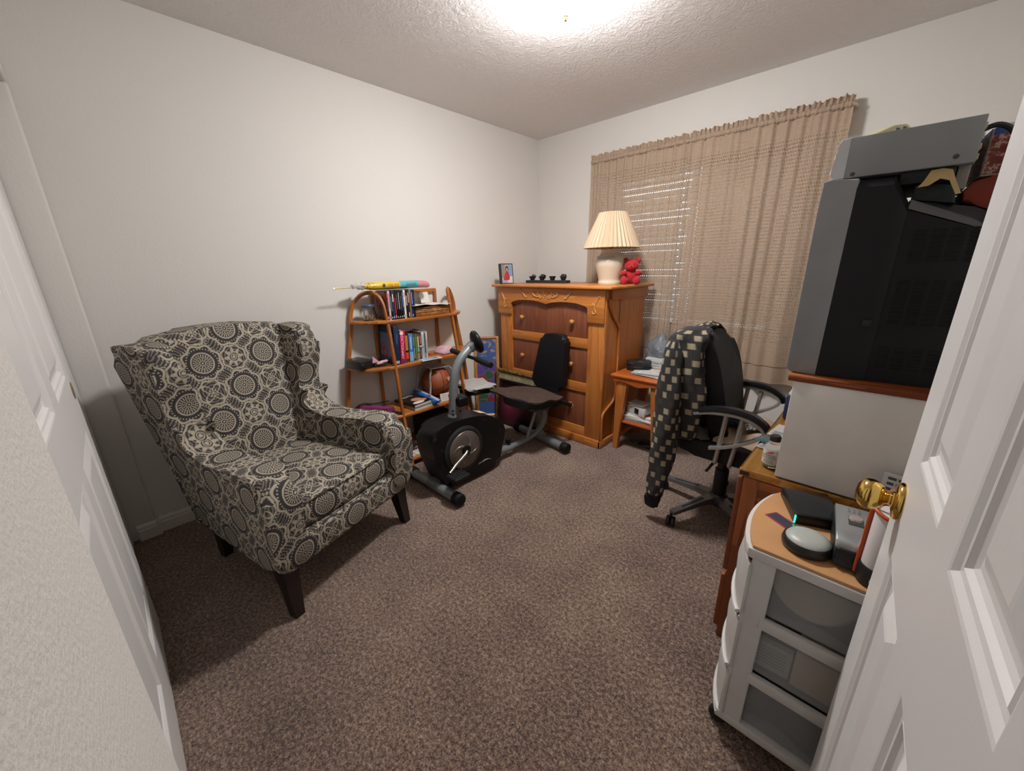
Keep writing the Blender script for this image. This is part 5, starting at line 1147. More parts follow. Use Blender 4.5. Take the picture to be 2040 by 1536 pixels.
ground = t.mix(t.step(.25, .75, t.mul(kn, kn2)), S('#1d1d20'), S('#6d685f'))
t.L.new(t.mix(t.mul(sq_, t.add(.05, t.mul(skip, .95))), ground, S('#b5a88e')), b.inputs['Base Color'])
t.L.new(t.bump(t.add(t.mul(kn, kn2), sq_), .7, .003), b.inputs['Normal']); M_KNIT = m
CG = thing('cardigan', 'dark knit cardigan with cream blocks hung over the office chair back', 'cardigan', (1.93, -1.27, .06))
def cloth_loft(name, secs, mat, n=28, seed=1, cap=True):
    """secs: (centre, half-width vector, half-depth vector); UV in metres round and along"""
    bm = BM(); uvl = bm.loops.layers.uv.new('uv'); rr = random.Random(seed); ph = [rr.uniform(0, 6.28) for _ in range(4)]; R_ = []; L_ = 0; prev = None; info = {}
    for i, (c_, w, d) in enumerate(secs):
        c_, w, d = Vector(c_), Vector(w), Vector(d)
        if prev is not None: L_ += (c_-prev).length
        prev = c_; ring = []
        for k in range(n):
            a = 2*pi*k/n; wob = 1+.10*sin(3*a+ph[0]+i*.5)+.07*sin(5*a+ph[1]-i*.7)
            v = bm.verts.new(c_+w*cos(a)*wob+d*sin(a)*wob); info[v] = (k/n, L_, w.length*4); ring.append(v)
        R_.append(ring)
    for i in range(len(R_)-1):
        for k in range(n):
            q = (k+1) % n; f = bm.faces.new((R_[i][k], R_[i][q], R_[i+1][q], R_[i+1][k]))
            for l in f.loops:
                uu, vv, ww = info[l.vert]
                if q == 0 and uu == 0: uu = 1.0
                l[uvl].uv = (uu*.42, vv)
    if cap: bm.faces.new(list(reversed(R_[0]))); bm.faces.new(R_[-1])
    return obj(name, bm, mat, CG, 80)
def interp(keys, n):
    pts = [catmull([k[j] for k in keys], n) for j in range(3)]
    return list(zip(*pts))
# shoulder and body hanging outside the near edge of the backrest
cloth_loft('body', interp([((1.965,-1.165,1.035),(.055,-.010,0),(.01,.07,.0)), ((1.955,-1.205,1.010),(.078,-.01,0),(.01,.06,.0)), ((1.952,-1.232,.95),(.085,0,0),(.0,.036,0)), ((1.962,-1.245,.84),(.090,.0,0),(0,.030,0)), ((1.975,-1.248,.72),(.085,0,0),(0,.030,0)), ((1.985,-1.240,.60),(.070,0,0),(0,.030,0)), ((1.985,-1.232,.50),(.058,0,0),(0,.026,0))], 4), M_KNIT, 32, 2)
sleeve_secs = interp([((1.905,-1.262,.985),(.022,0,0),(0,.018,0)), ((1.905,-1.278,.93),(.042,0,0),(0,.028,0)), ((1.912,-1.290,.80),(.052,0,0),(0,.036,0)), ((1.918,-1.296,.62),(.062,0,0),(0,.036,0)), ((1.915,-1.296,.45),(.062,0,0),(0,.034,0)), ((1.905,-1.294,.28),(.052,0,0),(0,.032,0)), ((1.892,-1.290,.165),(.044,0,0),(0,.028,0))], 5)
cloth_loft('sleeve', sleeve_secs, M_KNIT, 28, 5)
cloth_loft('cuff', interp([((1.892,-1.290,.168),(.041,0,0),(0,.025,0)), ((1.886,-1.288,.13),(.040,0,0),(0,.025,0)), ((1.880,-1.287,.085),(.036,0,0),(0,.022,0))], 4), P('#0b0b0d', .9, bump=(250, .5)), 24, 8)
# drape over the top and down behind the back
bm = BM(); uvl = bm.loops.layers.uv.new('uv')
def drp(u, v):
    y = -1.17+.34*u
    arc = [(1.995,1.022),(1.965,1.034),(1.925,1.020),(1.895,.96),(1.885,.85),(1.885,.70),(1.89,.58)]
    f = v*(len(arc)-1); i = min(int(f), len(arc)-2); g = f-i
    x = arc[i][0]*(1-g)+arc[i+1][0]*g; z = arc[i][1]*(1-g)+arc[i+1][1]*g
    return (x+.006*sin(u*14+v*3), y, z-.05*(abs(u-.5)*2)**4*(1-v)+.004*sin(u*19))
G = sheet(bm, 24, 20, drp); gi = {v: (i/24*.40, j/20*.5) for j, r_ in enumerate(G) for i, v in enumerate(r_)}
for f in bm.faces:
    for l in f.loops: l[uvl].uv = gi[l.vert]
solid(bm, -.010); obj('back_drape', bm, M_KNIT, CG, 80)
# clothes on the seat
m, b, t = newmat('beige_cotton', S('#a58b76'), .9); t.L.new(t.bump(t.noise(t.coord(), 22, 4), .5, .01), b.inputs['Normal'])
def cloth_pile(name, x0, x1, y0, y1, z0, h, mat, label, seed, rot=0):
    bm = BM(); rr = random.Random(seed); ph = [rr.uniform(0, 6) for _ in range(5)]
    def fn(u, v):
        e = min(u, 1-u, v, 1-v); ed = min(1, e*6); hh = h*(.55+.25*sin(7*u+ph[0]+3*v)+.2*sin(9*v+ph[1]-4*u))
        return (x0+(x1-x0)*u+.012*sin(8*v+ph[2]), y0+(y1-y0)*v+.012*sin(9*u+ph[3]), z0+.003+hh*ed)
    G = sheet(bm, 26, 22, fn); lowv = {}
    base = [bm.verts.new((p.co.x, p.co.y, z0)) for p in (G[0][0], G[0][-1], G[-1][-1], G[-1][0])]
    solid(bm, .004) if False else None
    bmesh.ops.delete(bm, geom=base, context='VERTS'); bmesh.ops.solidify(bm, geom=bm.faces[:], thickness=.002)
    for v in bm.verts: v.co.z = max(v.co.z, z0)
    return one(name, bm, mat, label, 'clothing', smooth=80)
cloth_pile('beige_trousers', 2.10, 2.345, -1.19, -.80, .502, .060, m, 'folded beige trousers on the office chair seat', 3)
cloth_pile('navy_cloth', 2.06, 2.19, -1.05, -.85, .545, .045, P('#12141f', .9), 'crumpled navy cloth on the beige trousers', 6)
K = thing('patterned_pouch', 'flat grey patterned pouch with white edge on the beige trousers', 'pouch', (2.245, -1.03, .566), (0, radians(-14), radians(20)))
bm = BM(); box(bm, (0,0,.006), (.085,.12,.010), .004, 2); m_, b, t = newmat('grey_floral_print', rough=.7); t.L.new(t.ramp(t.voro(t.coord(), 70).outputs['Distance'], [(.25, S('#c9c9c2')), (.45, S('#3c3f40')), (.8, S('#5c6060'))]), b.inputs['Base Color']); obj('pouch', bm, m_, K)
bm = BM(); lohi(bm, (.044,-.062,.0), (.050,.062,.008), .002); obj('white_edge', bm, P('#cfcdc6', .6), K)
cloth_pile('grey_knit_cloth', 1.985, 2.085, -1.235, -1.14, .505, .050, P('#57544e', .95, bump=(200, .8)), 'grey knitted cloth hanging at the seat corner under the armrest', 12)
# ---------------------------------------------------------------- desk along the right wall
M_DSKW = wood('cherry_stained_oak', '#6e3314', '#9a5424', 'z', 6, .35)
M_DSKX = wood('cherry_stained_oak_crosswise', '#6e3314', '#9a5424', 'x', 6, .35)
M_DTOP = wood('oak_desk_top', '#a0682c', '#c08640', 'y', 6, .25)
DX0, DX1, DY0, DY1, DZ = 2.352, 2.935, -1.785, -.42, .698
DE = thing('desk', 'brown wooden desk with glass cover along the right wall', 'desk', (2.64, -1.1, 0))
bm = BM(); lohi(bm, (DX0, DY0, DZ-.030), (DX1, DY1, DZ-.004), .003); obj('desk_top', bm, M_DTOP, DE)
m, b, t = newmat('desk_glass', (.9,.95,.92,1), .03)
tr = t.new('ShaderNodeBsdfTransparent'); tr.inputs[0].default_value = (.92,.96,.93,1); gl = t.new('ShaderNodeBsdfGlossy'); gl.inputs['Roughness'].default_value = .04; fr = t.new('ShaderNodeFresnel'); fr.inputs[0].default_value = 1.45; mx = t.new('ShaderNodeMixShader'); t.L.new(fr.outputs[0], mx.inputs[0]); t.L.new(tr.outputs[0], mx.inputs[1]); t.L.new(gl.outputs[0], mx.inputs[2]); t.L.new(mx.outputs[0], t.N['Material Output'].inputs[0])
bm = BM(); lohi(bm, (DX0+.003, DY0+.002, DZ-.004), (DX1, DY1-.002, DZ)); obj('glass_cover', bm, m, DE)
for y0, y1 in ((DY0+.004, DY0+.026), (-1.36, -1.34), (DY1-.026, DY1-.004)):
    bm = BM(); lohi(bm, (DX0+.030, y0, .0), (DX1-.01, y1, DZ-.030)); obj('end_panel', bm, M_DSKX if y0 < -1.5 else M_DSKW, DE)
bm = BM(); lohi(bm, (DX0+.016, DY0, 0), (DX0+.060, DY0+.035, DZ-.032), .003); obj('end_post', bm, M_DSKW, DE)
bm = BM(); lohi(bm, (DX0+.060, DY0-.002, DZ-.075), (DX1-.01, DY0+.006, DZ-.032), .002); obj('end_rail', bm, M_DSKX, DE)
bm = BM(); lohi(bm, (DX0+.060, DY0-.002, 0), (DX1-.01, DY0+.006, .06), .002); obj('end_rail', bm, M_DSKX, DE)
for z0, z1 in ((.285, .655), (.03, .262)):
    bm = BM(); lohi(bm, (DX0-.002, DY0+.012, z0), (DX0+.016, -1.345, z1), .003); d = obj('drawer_front', bm, M_DSKW, DE)
    bm = BM(); lathe(bm, [(.0,0),(.007,0),(.008,.012),(.015,.018),(.014,.026),(.0,.028)], 14, (DX0-.002,-1.56,(z0+z1)/2), 'x', RY(180)); obj('drawer_knob', bm, P('#8a6a3a', .3, .6), d, 50)
bm = BM(); lohi(bm, (DX1-.03, DY0+.03, .25), (DX1-.012, DY1-.03, DZ-.03)); obj('back_panel', bm, M_DSKW, DE)
bm = BM(); lohi(bm, (DX0+.004, DY0-.0015, DZ-.026), (DX0+.030, DY0+.001, DZ-.012)); obj('glass_clip', bm, P('#4a3a30', .4, .5), DE)
# white riser with wooden shelf that carries the television
RS_ = thing('desk_riser', 'pale grey desk riser with wooden shelf under the television', 'riser', (2.69, -1.42, DZ))
M_LAM = P('#dedbd6', .55)
bm = BM(); lohi(bm, (2.446, -1.780, DZ), (2.93, -1.762, 1.003), .002); obj('end_panel', bm, M_LAM, RS_)
bm = BM(); lohi(bm, (2.446, -1.10, DZ), (2.93, -1.082, 1.003), .002); obj('end_panel', bm, M_LAM, RS_)
bm = BM(); lohi(bm, (2.912, -1.762, DZ), (2.93, -1.10, 1.003)); obj('back_panel', bm, M_LAM, RS_)
bm = BM(); lohi(bm, (2.432, -1.785, 1.003), (2.932, -1.075, 1.021), .003); obj('shelf', bm, M_DSKX, RS_)
# television (tube set seen from its side, screen toward the room)
TV = thing('television', 'boxy silver and black tube television on the desk riser', 'television', (2.64, -1.42, 1.021))
ZV = 1.021; M_SILV = P('#8f9294', .45, .15); M_TVB = P('#17181b', .5, **{'Specular IOR Level': .3})
bm = BM(); prism(bm, [(2.418,ZV+.012),(2.428,ZV+.002),(2.488,ZV),(2.490,1.519),(2.440,1.523),(2.421,1.522),(2.420,1.45)], -1.752, -1.122, 'xz', .003, 2); obj('front_bezel', bm, M_SILV, TV, 40)
bm = BM(); lohi(bm, (2.4145, -1.69, 1.115), (2.424, -1.184, 1.475), .004); obj('screen', bm, P('#15181a', .08), TV)
bm = BM()
for i in range(12): lohi(bm, (2.4155, -1.67+.012*(i%2), 1.04+.0045*i), (2.421, -1.20, 1.0425+.0045*i))
obj('speaker_grille', bm, P('#4a4c4e', .5), TV)
bm = BM(); rings(bm, [[(x, ya, z0), (x, yb, z0), (x, yb, z1-.02), (x, yb-.03, z1), (x, ya+.03, z1), (x, ya, z1-.02)] for x, ya, yb, z0, z1 in ((2.489,-1.7505,-1.1235,ZV+.001,1.5185),(2.556,-1.7505,-1.1235,ZV+.001,1.5165),(2.590,-1.735,-1.14,ZV+.001,1.455))]); obj('mid_shell', bm, M_TVB, TV, 25)
bm = BM(); rings(bm, [[(x, ya, ZV+.001), (x, yb, ZV+.001), (x, yb, z1), (x, yb-c_, z2), (x, ya+c_, z2), (x, ya, z1)] for x, ya, yb, z1, z2, c_ in ((2.588,-1.732,-1.14,1.440,1.462,.02),(2.70,-1.722,-1.15,1.395,1.440,.045),(2.86,-1.66,-1.21,1.30,1.36,.06))]); RH = obj('rear_shell', bm, M_TVB, TV, 25)
bm = BM(); prism(bm, [(2.590,1.4425),(2.70,1.3975),(2.855,1.302),(2.855,1.312),(2.70,1.412),(2.592,1.462)], -1.735, -1.7335, 'xz'); 
for v in bm.verts: v.co.y += max(0, (v.co.x-2.588))*.12+max(0, v.co.x-2.70)*.28
obj('top_edge', bm, P('#5c5c5e', .5), RH)
def slots(z0, z1, xa, nx, dz=.0085):
    bm = BM(); z = z0
    while z < z1:
        for i in range(nx):
            x = xa+i*.030; yy = -1.7335+max(0, x+.011-2.588)*.095+max(0, x-2.70)*.25
            box(bm, (x+.011, yy, z), (.022, .0018, .0042))
        z += dz
    return bm
for z0, z1, xa, nx in ((1.325,1.395,2.612,4),(1.175,1.285,2.606,4),(1.06,1.118,2.602,4)):
    obj('vent_slots', slots(z0, z1, xa, nx), P('#020203', .8), RH)
bm = BM(); lohi(bm, (2.560,-1.7515,1.165), (2.578,-1.744,1.182), .002); obj('cable_clip', bm, P('#1e2024', .4), TV)
# video recorder on the television
VC = thing('video_recorder', 'silver video recorder lying on top of the television', 'video recorder', (2.56, -1.55, 1.519))
bm = BM(); lohi(bm, (2.455, -1.722, 1.527), (2.676, -1.36, 1.618), .002); obj('case', bm, P('#8c8f90', .42, .2), VC)
bm = BM(); prism(bm, [(2.434,1.530),(2.456,1.527),(2.456,1.619),(2.437,1.616),(2.4335,1.595),(2.4315,1.590),(2.4325,1.583),(2.4300,1.580),(2.4300,1.56),(2.426,1.540)], -1.722, -1.36, 'xz', .001, 1); obj('front_plate', bm, P('#c6cacc', .4, .05), VC)
bm = BM()
for x in (2.475, 2.645):
    for y in (-1.69, -1.39): tube(bm, [(x,y,1.519),(x,y,1.5275)], .009, 10)
obj('foot', bm, P('#141416', .7), VC)['kind'] = 'stuff'
bm = BM()
for x, z in ((2.472,1.532),(2.645,1.540)): lathe(bm, [(.0,0),(.005,0),(.005,.001),(.0,.0016)], 12, (x,-1.722,z+.003), 'y', RZ(180))
obj('screw', bm, P('#5a5c5e', .3, .8), VC)
bm = BM()
for i in range(4):
    for j in range(3): lohi(bm, (2.6755, -1.70+.05*j, 1.535+.02*i), (2.680, -1.675+.05*j, 1.547+.02*i), .001, 1)
obj('rear_sockets', bm, P('#b0a890', .4), VC)['kind'] = 'stuff'
bm = BM(); tube(bm, catmull([(2.675,-1.66,1.60),(2.70,-1.66,1.605),(2.725,-1.655,1.585),(2.745,-1.65,1.53),(2.76,-1.64,1.42),(2.80,-1.60,1.36)], 5), .0055, 8); obj('power_cord', bm, P('#0e0e10', .5), VC)
# cordless handset lying on the recorder
PH = thing('handset', 'pale gold cordless handset resting on the video recorder', 'phone', (2.50, -1.60, 1.618), (0, 0, radians(62)))
bm = BM(); prism(bm, [(-.075,.0),(-.06,.0),(.03,.018),(.075,.022),(.082,.030),(.080,.040),(.060,.046),(.02,.040),(-.06,.010)], -.022, .022, 'xz', .006, 3); obj('shell', bm, P('#b3aa82', .35), PH, 50)
bm = BM(); lohi(bm, (.045,-.0232,.028), (.062,-.0215,.038), .001); lohi(bm, (.02,-.0232,.024), (.034,-.0215,.033), .001); obj('side_key', bm, P('#3a3830', .4), PH)
# odds and ends behind and under the recorder
bm = BM(); prism(bm, [(2.596,1.487),(2.604,1.500),(2.612,1.522),(2.630,1.524),(2.646,1.519),(2.654,1.498),(2.668,1.466),(2.660,1.464),(2.645,1.496),(2.630,1.502),(2.614,1.489)], -1.726, -1.7235, 'xz')
for v in bm.verts: v.co.y += .35*(v.co.z-1.49)
one('beige_envelope', bm, P('#b89f6c', .6), 'torn beige envelope under the video recorder', 'envelope')
bm = BM(); prism(bm, [(2.590,1.464),(2.665,1.448),(2.66,1.485),(2.63,1.497),(2.592,1.497)], -1.70, -1.55, 'xz', .004, 2); one('dark_case', bm, P('#17211f', .5), 'dark green case under the beige envelope', 'case')
bm = BM(); prism(bm, [(2.674,1.4545),(2.70,1.4435),(2.78,1.405),(2.855,1.366),(2.862,1.40),(2.858,1.47),(2.80,1.504),(2.72,1.507),(2.682,1.496),(2.670,1.475)], -1.655, -1.40, 'xz', .008, 3)
for v in bm.verts: v.co.y += .006*sin(v.co.x*60+v.co.z*40); v.co.x += .004*sin(v.co.y*45)
one('red_cloth', bm, P('#7a2c1c', .8, bump=(30, .5)), 'folded rust red cloth on the back of the television', 'cloth')
K = thing('printed_carton', 'blue and red printed carton behind the video recorder', 'box', (2.775, -1.545, 1.508), (0, 0, radians(4)))
bm = BM(); lohi(bm, (-.085,-.075,0), (.085,.10,.105), .002); obj('carton', bm, P('#b9b4aa', .5), K)
m, b, t = newmat('carton_picture', rough=.4); co = t.coord(); s = t.sep(co); n = t.noise(co, 70, 3, .7)
t.L.new(t.mix(t.step(.082, .086, s[2]), t.ramp(n, [(.4, S('#6e2a24')), (.5, S('#8c4438')), (.58, S('#c9b0a4')), (.64, S('#3a3448'))]), S('#2c4a8c')), b.inputs['Base Color'])
bm = BM(); lohi(bm, (-.083,-.0762,.004), (.083,-.0752,.098)); obj('picture', bm, m, K)
bm = BM(); lohi(bm, (-.0862,-.07,.004), (-.0852,.09,.098)); obj('picture', bm, m, K)
bm = BM(); lohi(bm, (2.562,-1.712,1.4985), (2.652,-1.42,1.5262), .003); one('flat_black_box', bm, P('#0b0b0c', .6), 'flat black box wedged under the video recorder', 'box')
bm = BM(); lohi(bm, (2.654,-1.70,1.478), (2.674,-1.56,1.5265), .002); one('clear_case', bm, P('#8a857e', .15), 'small clear plastic case tucked under the video recorder', 'case')
# ---- on the desk
BT = thing('medicine_bottle', 'small clear bottle with black cap and white label on the desk corner', 'bottle', (2.423, -1.715, DZ))
bm = BM(); lathe(bm, [(.0,DZ),(.022,DZ),(.0255,DZ+.006),(.0255,DZ+.062),(.022,DZ+.074),(.014,DZ+.084),(.012,DZ+.090),(.0,DZ+.090)], 28, (2.423,-1.715,0)); obj('glass', bm, M_JAR, BT, 50)
bm = BM(); lathe(bm, [(.0,DZ+.003),(.0225,DZ+.004),(.0225,DZ+.055),(.0,DZ+.056)], 24, (2.423,-1.715,0)); obj('contents', bm, P('#b3ab98', .6), BT)
bm = BM(); lathe(bm, [(.0257,DZ+.012),(.0260,DZ+.012),(.0260,DZ+.060),(.0257,DZ+.060)], 32, (2.423,-1.715,0)); obj('label', bm, P('#d2cdc4', .6), BT)
bm = BM(); lathe(bm, [(.0,DZ+.088),(.0145,DZ+.088),(.015,DZ+.092),(.015,DZ+.103),(.013,DZ+.106),(.0,DZ+.106)], 24, (2.423,-1.715,0)); obj('cap', bm, P('#141416', .5), BT)
A = radians(-100); n_ = Vector((cos(A), sin(A), 0)); R_ = axes((-n_.y, n_.x, 0), (0,0,1), n_)
c_ = Vector((2.423,-1.715,DZ))+n_*.0262
text('AMERICAN', .0075, P('#3a3c5a', .5), BT, c_+Vector((0,0,.044)), R_); text('RED', .0085, P('#b8603c', .5), BT, c_+Vector((0,0,.036))-Vector((-n_.y, n_.x, 0))*.010, R_); text('WING', .0085, P('#4a4c6a', .5), BT, c_+Vector((0,0,.036))+Vector((-n_.y, n_.x, 0))*.009, R_)
bm = BM()
for i in range(4): box(bm, c_+Vector((0,0,.029-.004*i)), (.030,.0008,.0012), 0, rot=RZ(-10))
obj('print_lines', bm, P('#8a8884', .6), BT)
bm = BM(); prism(bm, [(-.012,.049),(.010,.052),(.011,.060),(-.002,.055)], -.0005, .0003, 'xz'); bmesh.ops.rotate(bm, verts=bm.verts[:], cent=(0,0,0), matrix=RZ(-10)); bmesh.ops.translate(bm, verts=bm.verts[:], vec=c_); obj('red_mark', bm, P('#b84a30', .5), BT)
pp = [((2.395,-1.572),.075,.055,-12,0,'#cfccc6','white card with grey picture behind the bottle'), ((2.382,-1.520),.085,.07,-24,.004,'#4a7a72','green and blue printed leaflet behind the bottle'), ((2.408,-1.380),.085,.14,-6,0,'#dcdad4','white letter lying on the desk front edge')]
for c2, w, d, rz, dz, cl, lab in pp:
    K = thing('desk_paper', lab, 'paper', (c2[0], c2[1], DZ+dz), (0, 0, radians(rz)))
    bm = BM(); sheet(bm, 6, 6, lambda u, v: (-w/2+w*u, -d/2+d*v, .0015+.008*u*u*(1 if dz else .2))); bmesh.ops.solidify(bm, geom=bm.faces[:], thickness=.0012); obj('sheet', bm, P(cl, .6), K)
    bm = BM(); 
    for i in range(3): lohi(bm, (-w*.38, -d*.35+.012*i, .0032+(.0005 if not dz else .0036)), (w*.1, -d*.35+.012*i+.003, .0036+(.0005 if not dz else .0036)))
    obj('print_lines', bm, P('#6a6c78', .6), K)
bm = BM(); lohi(bm, (2.425,-1.56,DZ), (2.444,-1.465,DZ+.085), .002); one('binder', bm, P('#4a4848', .5), 'dark grey binder standing against the desk riser', 'binder')
bm = BM(); lohi(bm, (2.368,-1.228,DZ), (2.50,-1.10,DZ+.105), .008, 2); one('blue_box', bm, P('#1b2b50', .6), 'dark blue box standing on the desk beyond the riser', 'box')
for k, (y, z, rz, cl, lab) in enumerate(((-1.17, .8065, 20, '#d0cec8', 'white envelope on top of the blue box, lower one'), (-1.19, .8165, -12, '#d8d6d0', 'white folded sheet sticking up on the blue box'))):
    bm = BM(); sheet(bm, 6, 6, lambda u, v: (2.375+.09*u, y-.05+.09*v, z-.002+(.045*(u*(1-v))**2 if k else .004*u))); bmesh.ops.solidify(bm, geom=bm.faces[:], thickness=.001); one('white_paper', bm, P(cl, .6), lab, 'paper')
# ---------------------------------------------------------------- plastic drawer cart by the door
CA = thing('drawer_cart', 'white plastic three-drawer cart with wood-look bowed top by the door', 'cart', (2.66, -1.96, 0))
M_WP = P('#c9c7c4', .45); M_CLR, b, t = newmat('smoky_clear_plastic', S('#b4b6b6'), .3)
tr = t.new('ShaderNodeBsdfTransparent'); mx = t.new('ShaderNodeMixShader'); mx.inputs[0].default_value = .30; t.L.new(tr.outputs[0], mx.inputs[1]); t.L.new(b.outputs[0], mx.inputs[2]); t.L.new(mx.outputs[0], t.N['Material Output'].inputs[0])
Y0, Y1, XA, XB = -2.118, -1.800, 2.470, 2.86
def bow(x, y0, y1, off, n=14): return [(x-off*sin(pi*k/n)**.8 if 0 < k < n else x, y0+(y1-y0)*k/n) for k in range(n+1)]
front = bow(XA, Y0, Y1, .032)
bm = BM(); prism(bm, [(x+.002, y) for x, y in front]+[(XB, Y1), (XB, Y0)], .652, .661, 'xy', .0015, 1); obj('top_board', bm, P('#b98a5c', .45), CA)
fr2 = bow(XA-.006, Y0-.005, Y1+.005, .034)
bm = BM(); prism(bm, fr2+[(XB+.004, Y1+.005), (XB+.004, Y0-.005)], .626, .653, 'xy', .004, 2); obj('top_frame', bm, M_WP, CA)
fb = bow(XA-.010, Y0-.003, Y1+.003, .034)
bm = BM(); prism(bm, fb+[(XB, Y1+.003), (XB, Y0-.003)], .060, .088, 'xy', .004, 2); obj('bottom_frame', bm, M_WP, CA)
for y0, y1 in ((Y0, Y0+.010), (Y1-.010, Y1)):
    bm = BM(); prism(bm, [(XA-.006,.07),(XA+.052,.07),(XA+.056,.64),(XA+.006,.64)], y0, y1, 'xz', .002, 1); obj('front_post', bm, M_WP, CA)
    bm = BM(); prism(bm, [(XB-.045,.07),(XB,.07),(XB,.64),(XB-.045,.64)], y0, y1, 'xz', .002, 1); obj('rear_post', bm, M_WP, CA)
    for z0, z1 in ((.431,.464),(.244,.275)):
        bm = BM(); lohi(bm, (XA+.045, y0-.003, z0), (XB-.04, y1+.003, z1), .003); obj('runner', bm, M_WP, CA)
bm = BM(); lohi(bm, (XB-.008, Y0+.01, .07), (XB, Y1-.01, .64)); obj('back_panel', bm, M_WP, CA)
CON = [('#8a8178', .10), ('#b8a894', .10), ('#6e655e', .07)]
for k, (z0, z1) in enumerate(((.470,.612),(.281,.425),(.094,.238))):
    # translucent tray
    bm = BM(); lohi(bm, (XA+.004, Y0+.0125, z0), (XB-.012, Y0+.0150, z1)); lohi(bm, (XA+.004, Y1-.0150, z0), (XB-.012, Y1-.0125, z1)); lohi(bm, (XA+.004, Y0+.0125, z0), (XB-.012, Y1-.0125, z0+.0025)); lohi(bm, (XB-.015, Y0+.0125, z0), (XB-.012, Y1-.0125, z1)); DR = obj('drawer', bm, M_CLR, CA)
    fo = bow(XA+.002, Y0-.004, Y1+.004, .040); fi = [(x+.006, y) for x, y in fo]
    bm = BM()
    rs = []
    for zz, o_ in ((z0-.020, 0), (z0-.005, -.006), ((z0+z1)/2, -.010), (z1-.03, -.004), (z1-.006, .002)):
        rs.append([(x+o_*sin(pi*i/14), y, zz) for i, (x, y) in enumerate(fo)]+[(x+.006+o_*sin(pi*i/14), y, zz) for i, (x, y) in reversed(list(enumerate(fo)))])
    rings(bm, rs); obj('drawer_face', bm, P('#c3c3bd', .4), DR, 40)
    bm = BM(); tube(bm, [(x-.006, y, z0-.016) for x, y in fo], .006, 8); obj('pull_lip', bm, M_WP, DR)
for x in (XA-.008, XB-.05):
    for y in (Y0+.035, Y1-.035):
        bm = BM(); lathe(bm, [(.0,-.011),(.020,-.011),(.0245,-.006),(.0245,.006),(.020,.011),(.0,.011)], 16, (x,y,.0248), 'y'); tube(bm, [(x,y,.03),(x,y,.064)], .008, 8); obj('caster', bm, P('#121214', .5), CA, 40)
# contents of the drawers: stored things, each in its drawer
bm = BM(); lathe(bm, [(.0,0),(.085,0),(.095,.012),(.095,.030),(.088,.04),(.0,.042)], 28, (0,0,0)); bmesh.ops.rotate(bm, verts=bm.verts[:], cent=(0,0,0), matrix=RX(70)); bmesh.ops.translate(bm, verts=bm.verts[:], vec=(2.60,-2.015,.565)); 
for v in bm.verts: v.co.z = min(max(v.co.z, .4745), .612)
one('cloth_roll', bm, P('#c2b2a0', .8), 'rounded tan bundle in the top cart drawer', 'bundle')
cloth_pile('dark_cloth', 2.50, 2.80, -2.08, -1.84, .474, .040, P('#242323', .8), 'dark cloth lying in the top cart drawer', 31)
bm = BM(); lohi(bm, (2.60,-2.088,.285), (2.78,-1.87,.395), .002); one('tan_box', bm, P('#d8c6ac', .6), 'tan cardboard box in the middle cart drawer', 'box')
K = thing('lined_notepad', 'white lined notepad standing in the middle cart drawer', 'notepad', (2.555,-2.07,.285), (0, 0, radians(3)))
bm = BM(); lohi(bm, (-.04,-.012,0), (.04,.004,.085)); obj('pages', bm, P('#c8c8c6', .6), K)
bm = BM()
for i in range(6): lohi(bm, (-.032,-.0126,.018+.010*i), (.030,-.0118,.0195+.010*i))
obj('print_lines', bm, P('#50586c', .6), K)
cloth_pile('grey_cloth', 2.50, 2.80, -2.08, -1.84, .098, .07, P('#4c4a48', .8), 'grey cloth lying in the bottom cart drawer', 37)
# ---- on the cart
ZC = .661
K = thing('hard_drive_box', 'black network box with glowing green light on the cart top', 'router', (2.553, -1.868, ZC), (0, 0, radians(22)))
bm = BM(); prism(bm, [(p.x, p.y) for p in catmull([(-.055,-.07,0),(.055,-.07,0),(.055,.07,0),(-.055,.07,0)], 1, closed=True)], 0, .030, 'xy', .003, 2); obj('case', bm, P('#0f1011', .4), K)
bm = BM(); lohi(bm, (-.051,-.066,.030), (.051,.066,.0312), .001); obj('glossy_top', bm, P('#202426', .12), K)
m, b, t = newmat('green_indicator', S('#0a5a3a'), .3); b.inputs['Emission Color'].default_value = S('#18f0b0'); b.inputs['Emission Strength'].default_value = 4.0
bm = BM(); lohi(bm, (-.0558,-.0708,.004), (-.0525,-.0695,.027)); obj('indicator', bm, m, K)
bm = BM(); tube(bm, catmull([(.055,.05,.012),(.075,.045,.012),(.095,.03,.008),(.13,.02,.006),(.18,.03,.006)], 4), .003, 6); obj('cable', bm, P('#141416', .5), K)
K = thing('luggage_tag', 'small dark card with red border lying on the cart top', 'card', (2.503, -1.960, ZC), (0, 0, radians(-32)))
bm = BM(); lohi(bm, (-.034,-.020,0), (.034,.020,.0012), .0004, 1); obj('border', bm, P('#8c3038', .4), K)
bm = BM(); lohi(bm, (-.030,-.014,.0012), (.030,.014,.0017)); obj('dark_field', bm, P('#3a3a4c', .3), K)
K = thing('tap_light', 'round black push light with pale grey dome on the cart top', 'light', (2.567, -2.043, ZC))
bm = BM(); lathe(bm, [(.0,ZC),(.045,ZC),(.050,ZC+.004),(.0515,ZC+.014),(.049,ZC+.024),(.046,ZC+.027),(.0445,ZC+.026),(.0,ZC+.026)], 36, (2.567,-2.043,0)); obj('ring', bm, P('#151617', .35), K, 50)
bm = BM(); lathe(bm, [(.0445,ZC+.026),(.041,ZC+.031),(.030,ZC+.0355),(.014,ZC+.038),(.0,ZC+.0385)], 36, (2.567,-2.043,0)); obj('dome', bm, P('#a5a9a2', .4), K, 60)
K = thing('clock_radio', 'silver and black clock radio on the cart top', 'radio', (2.643, -1.965, ZC), (0, 0, radians(6)))
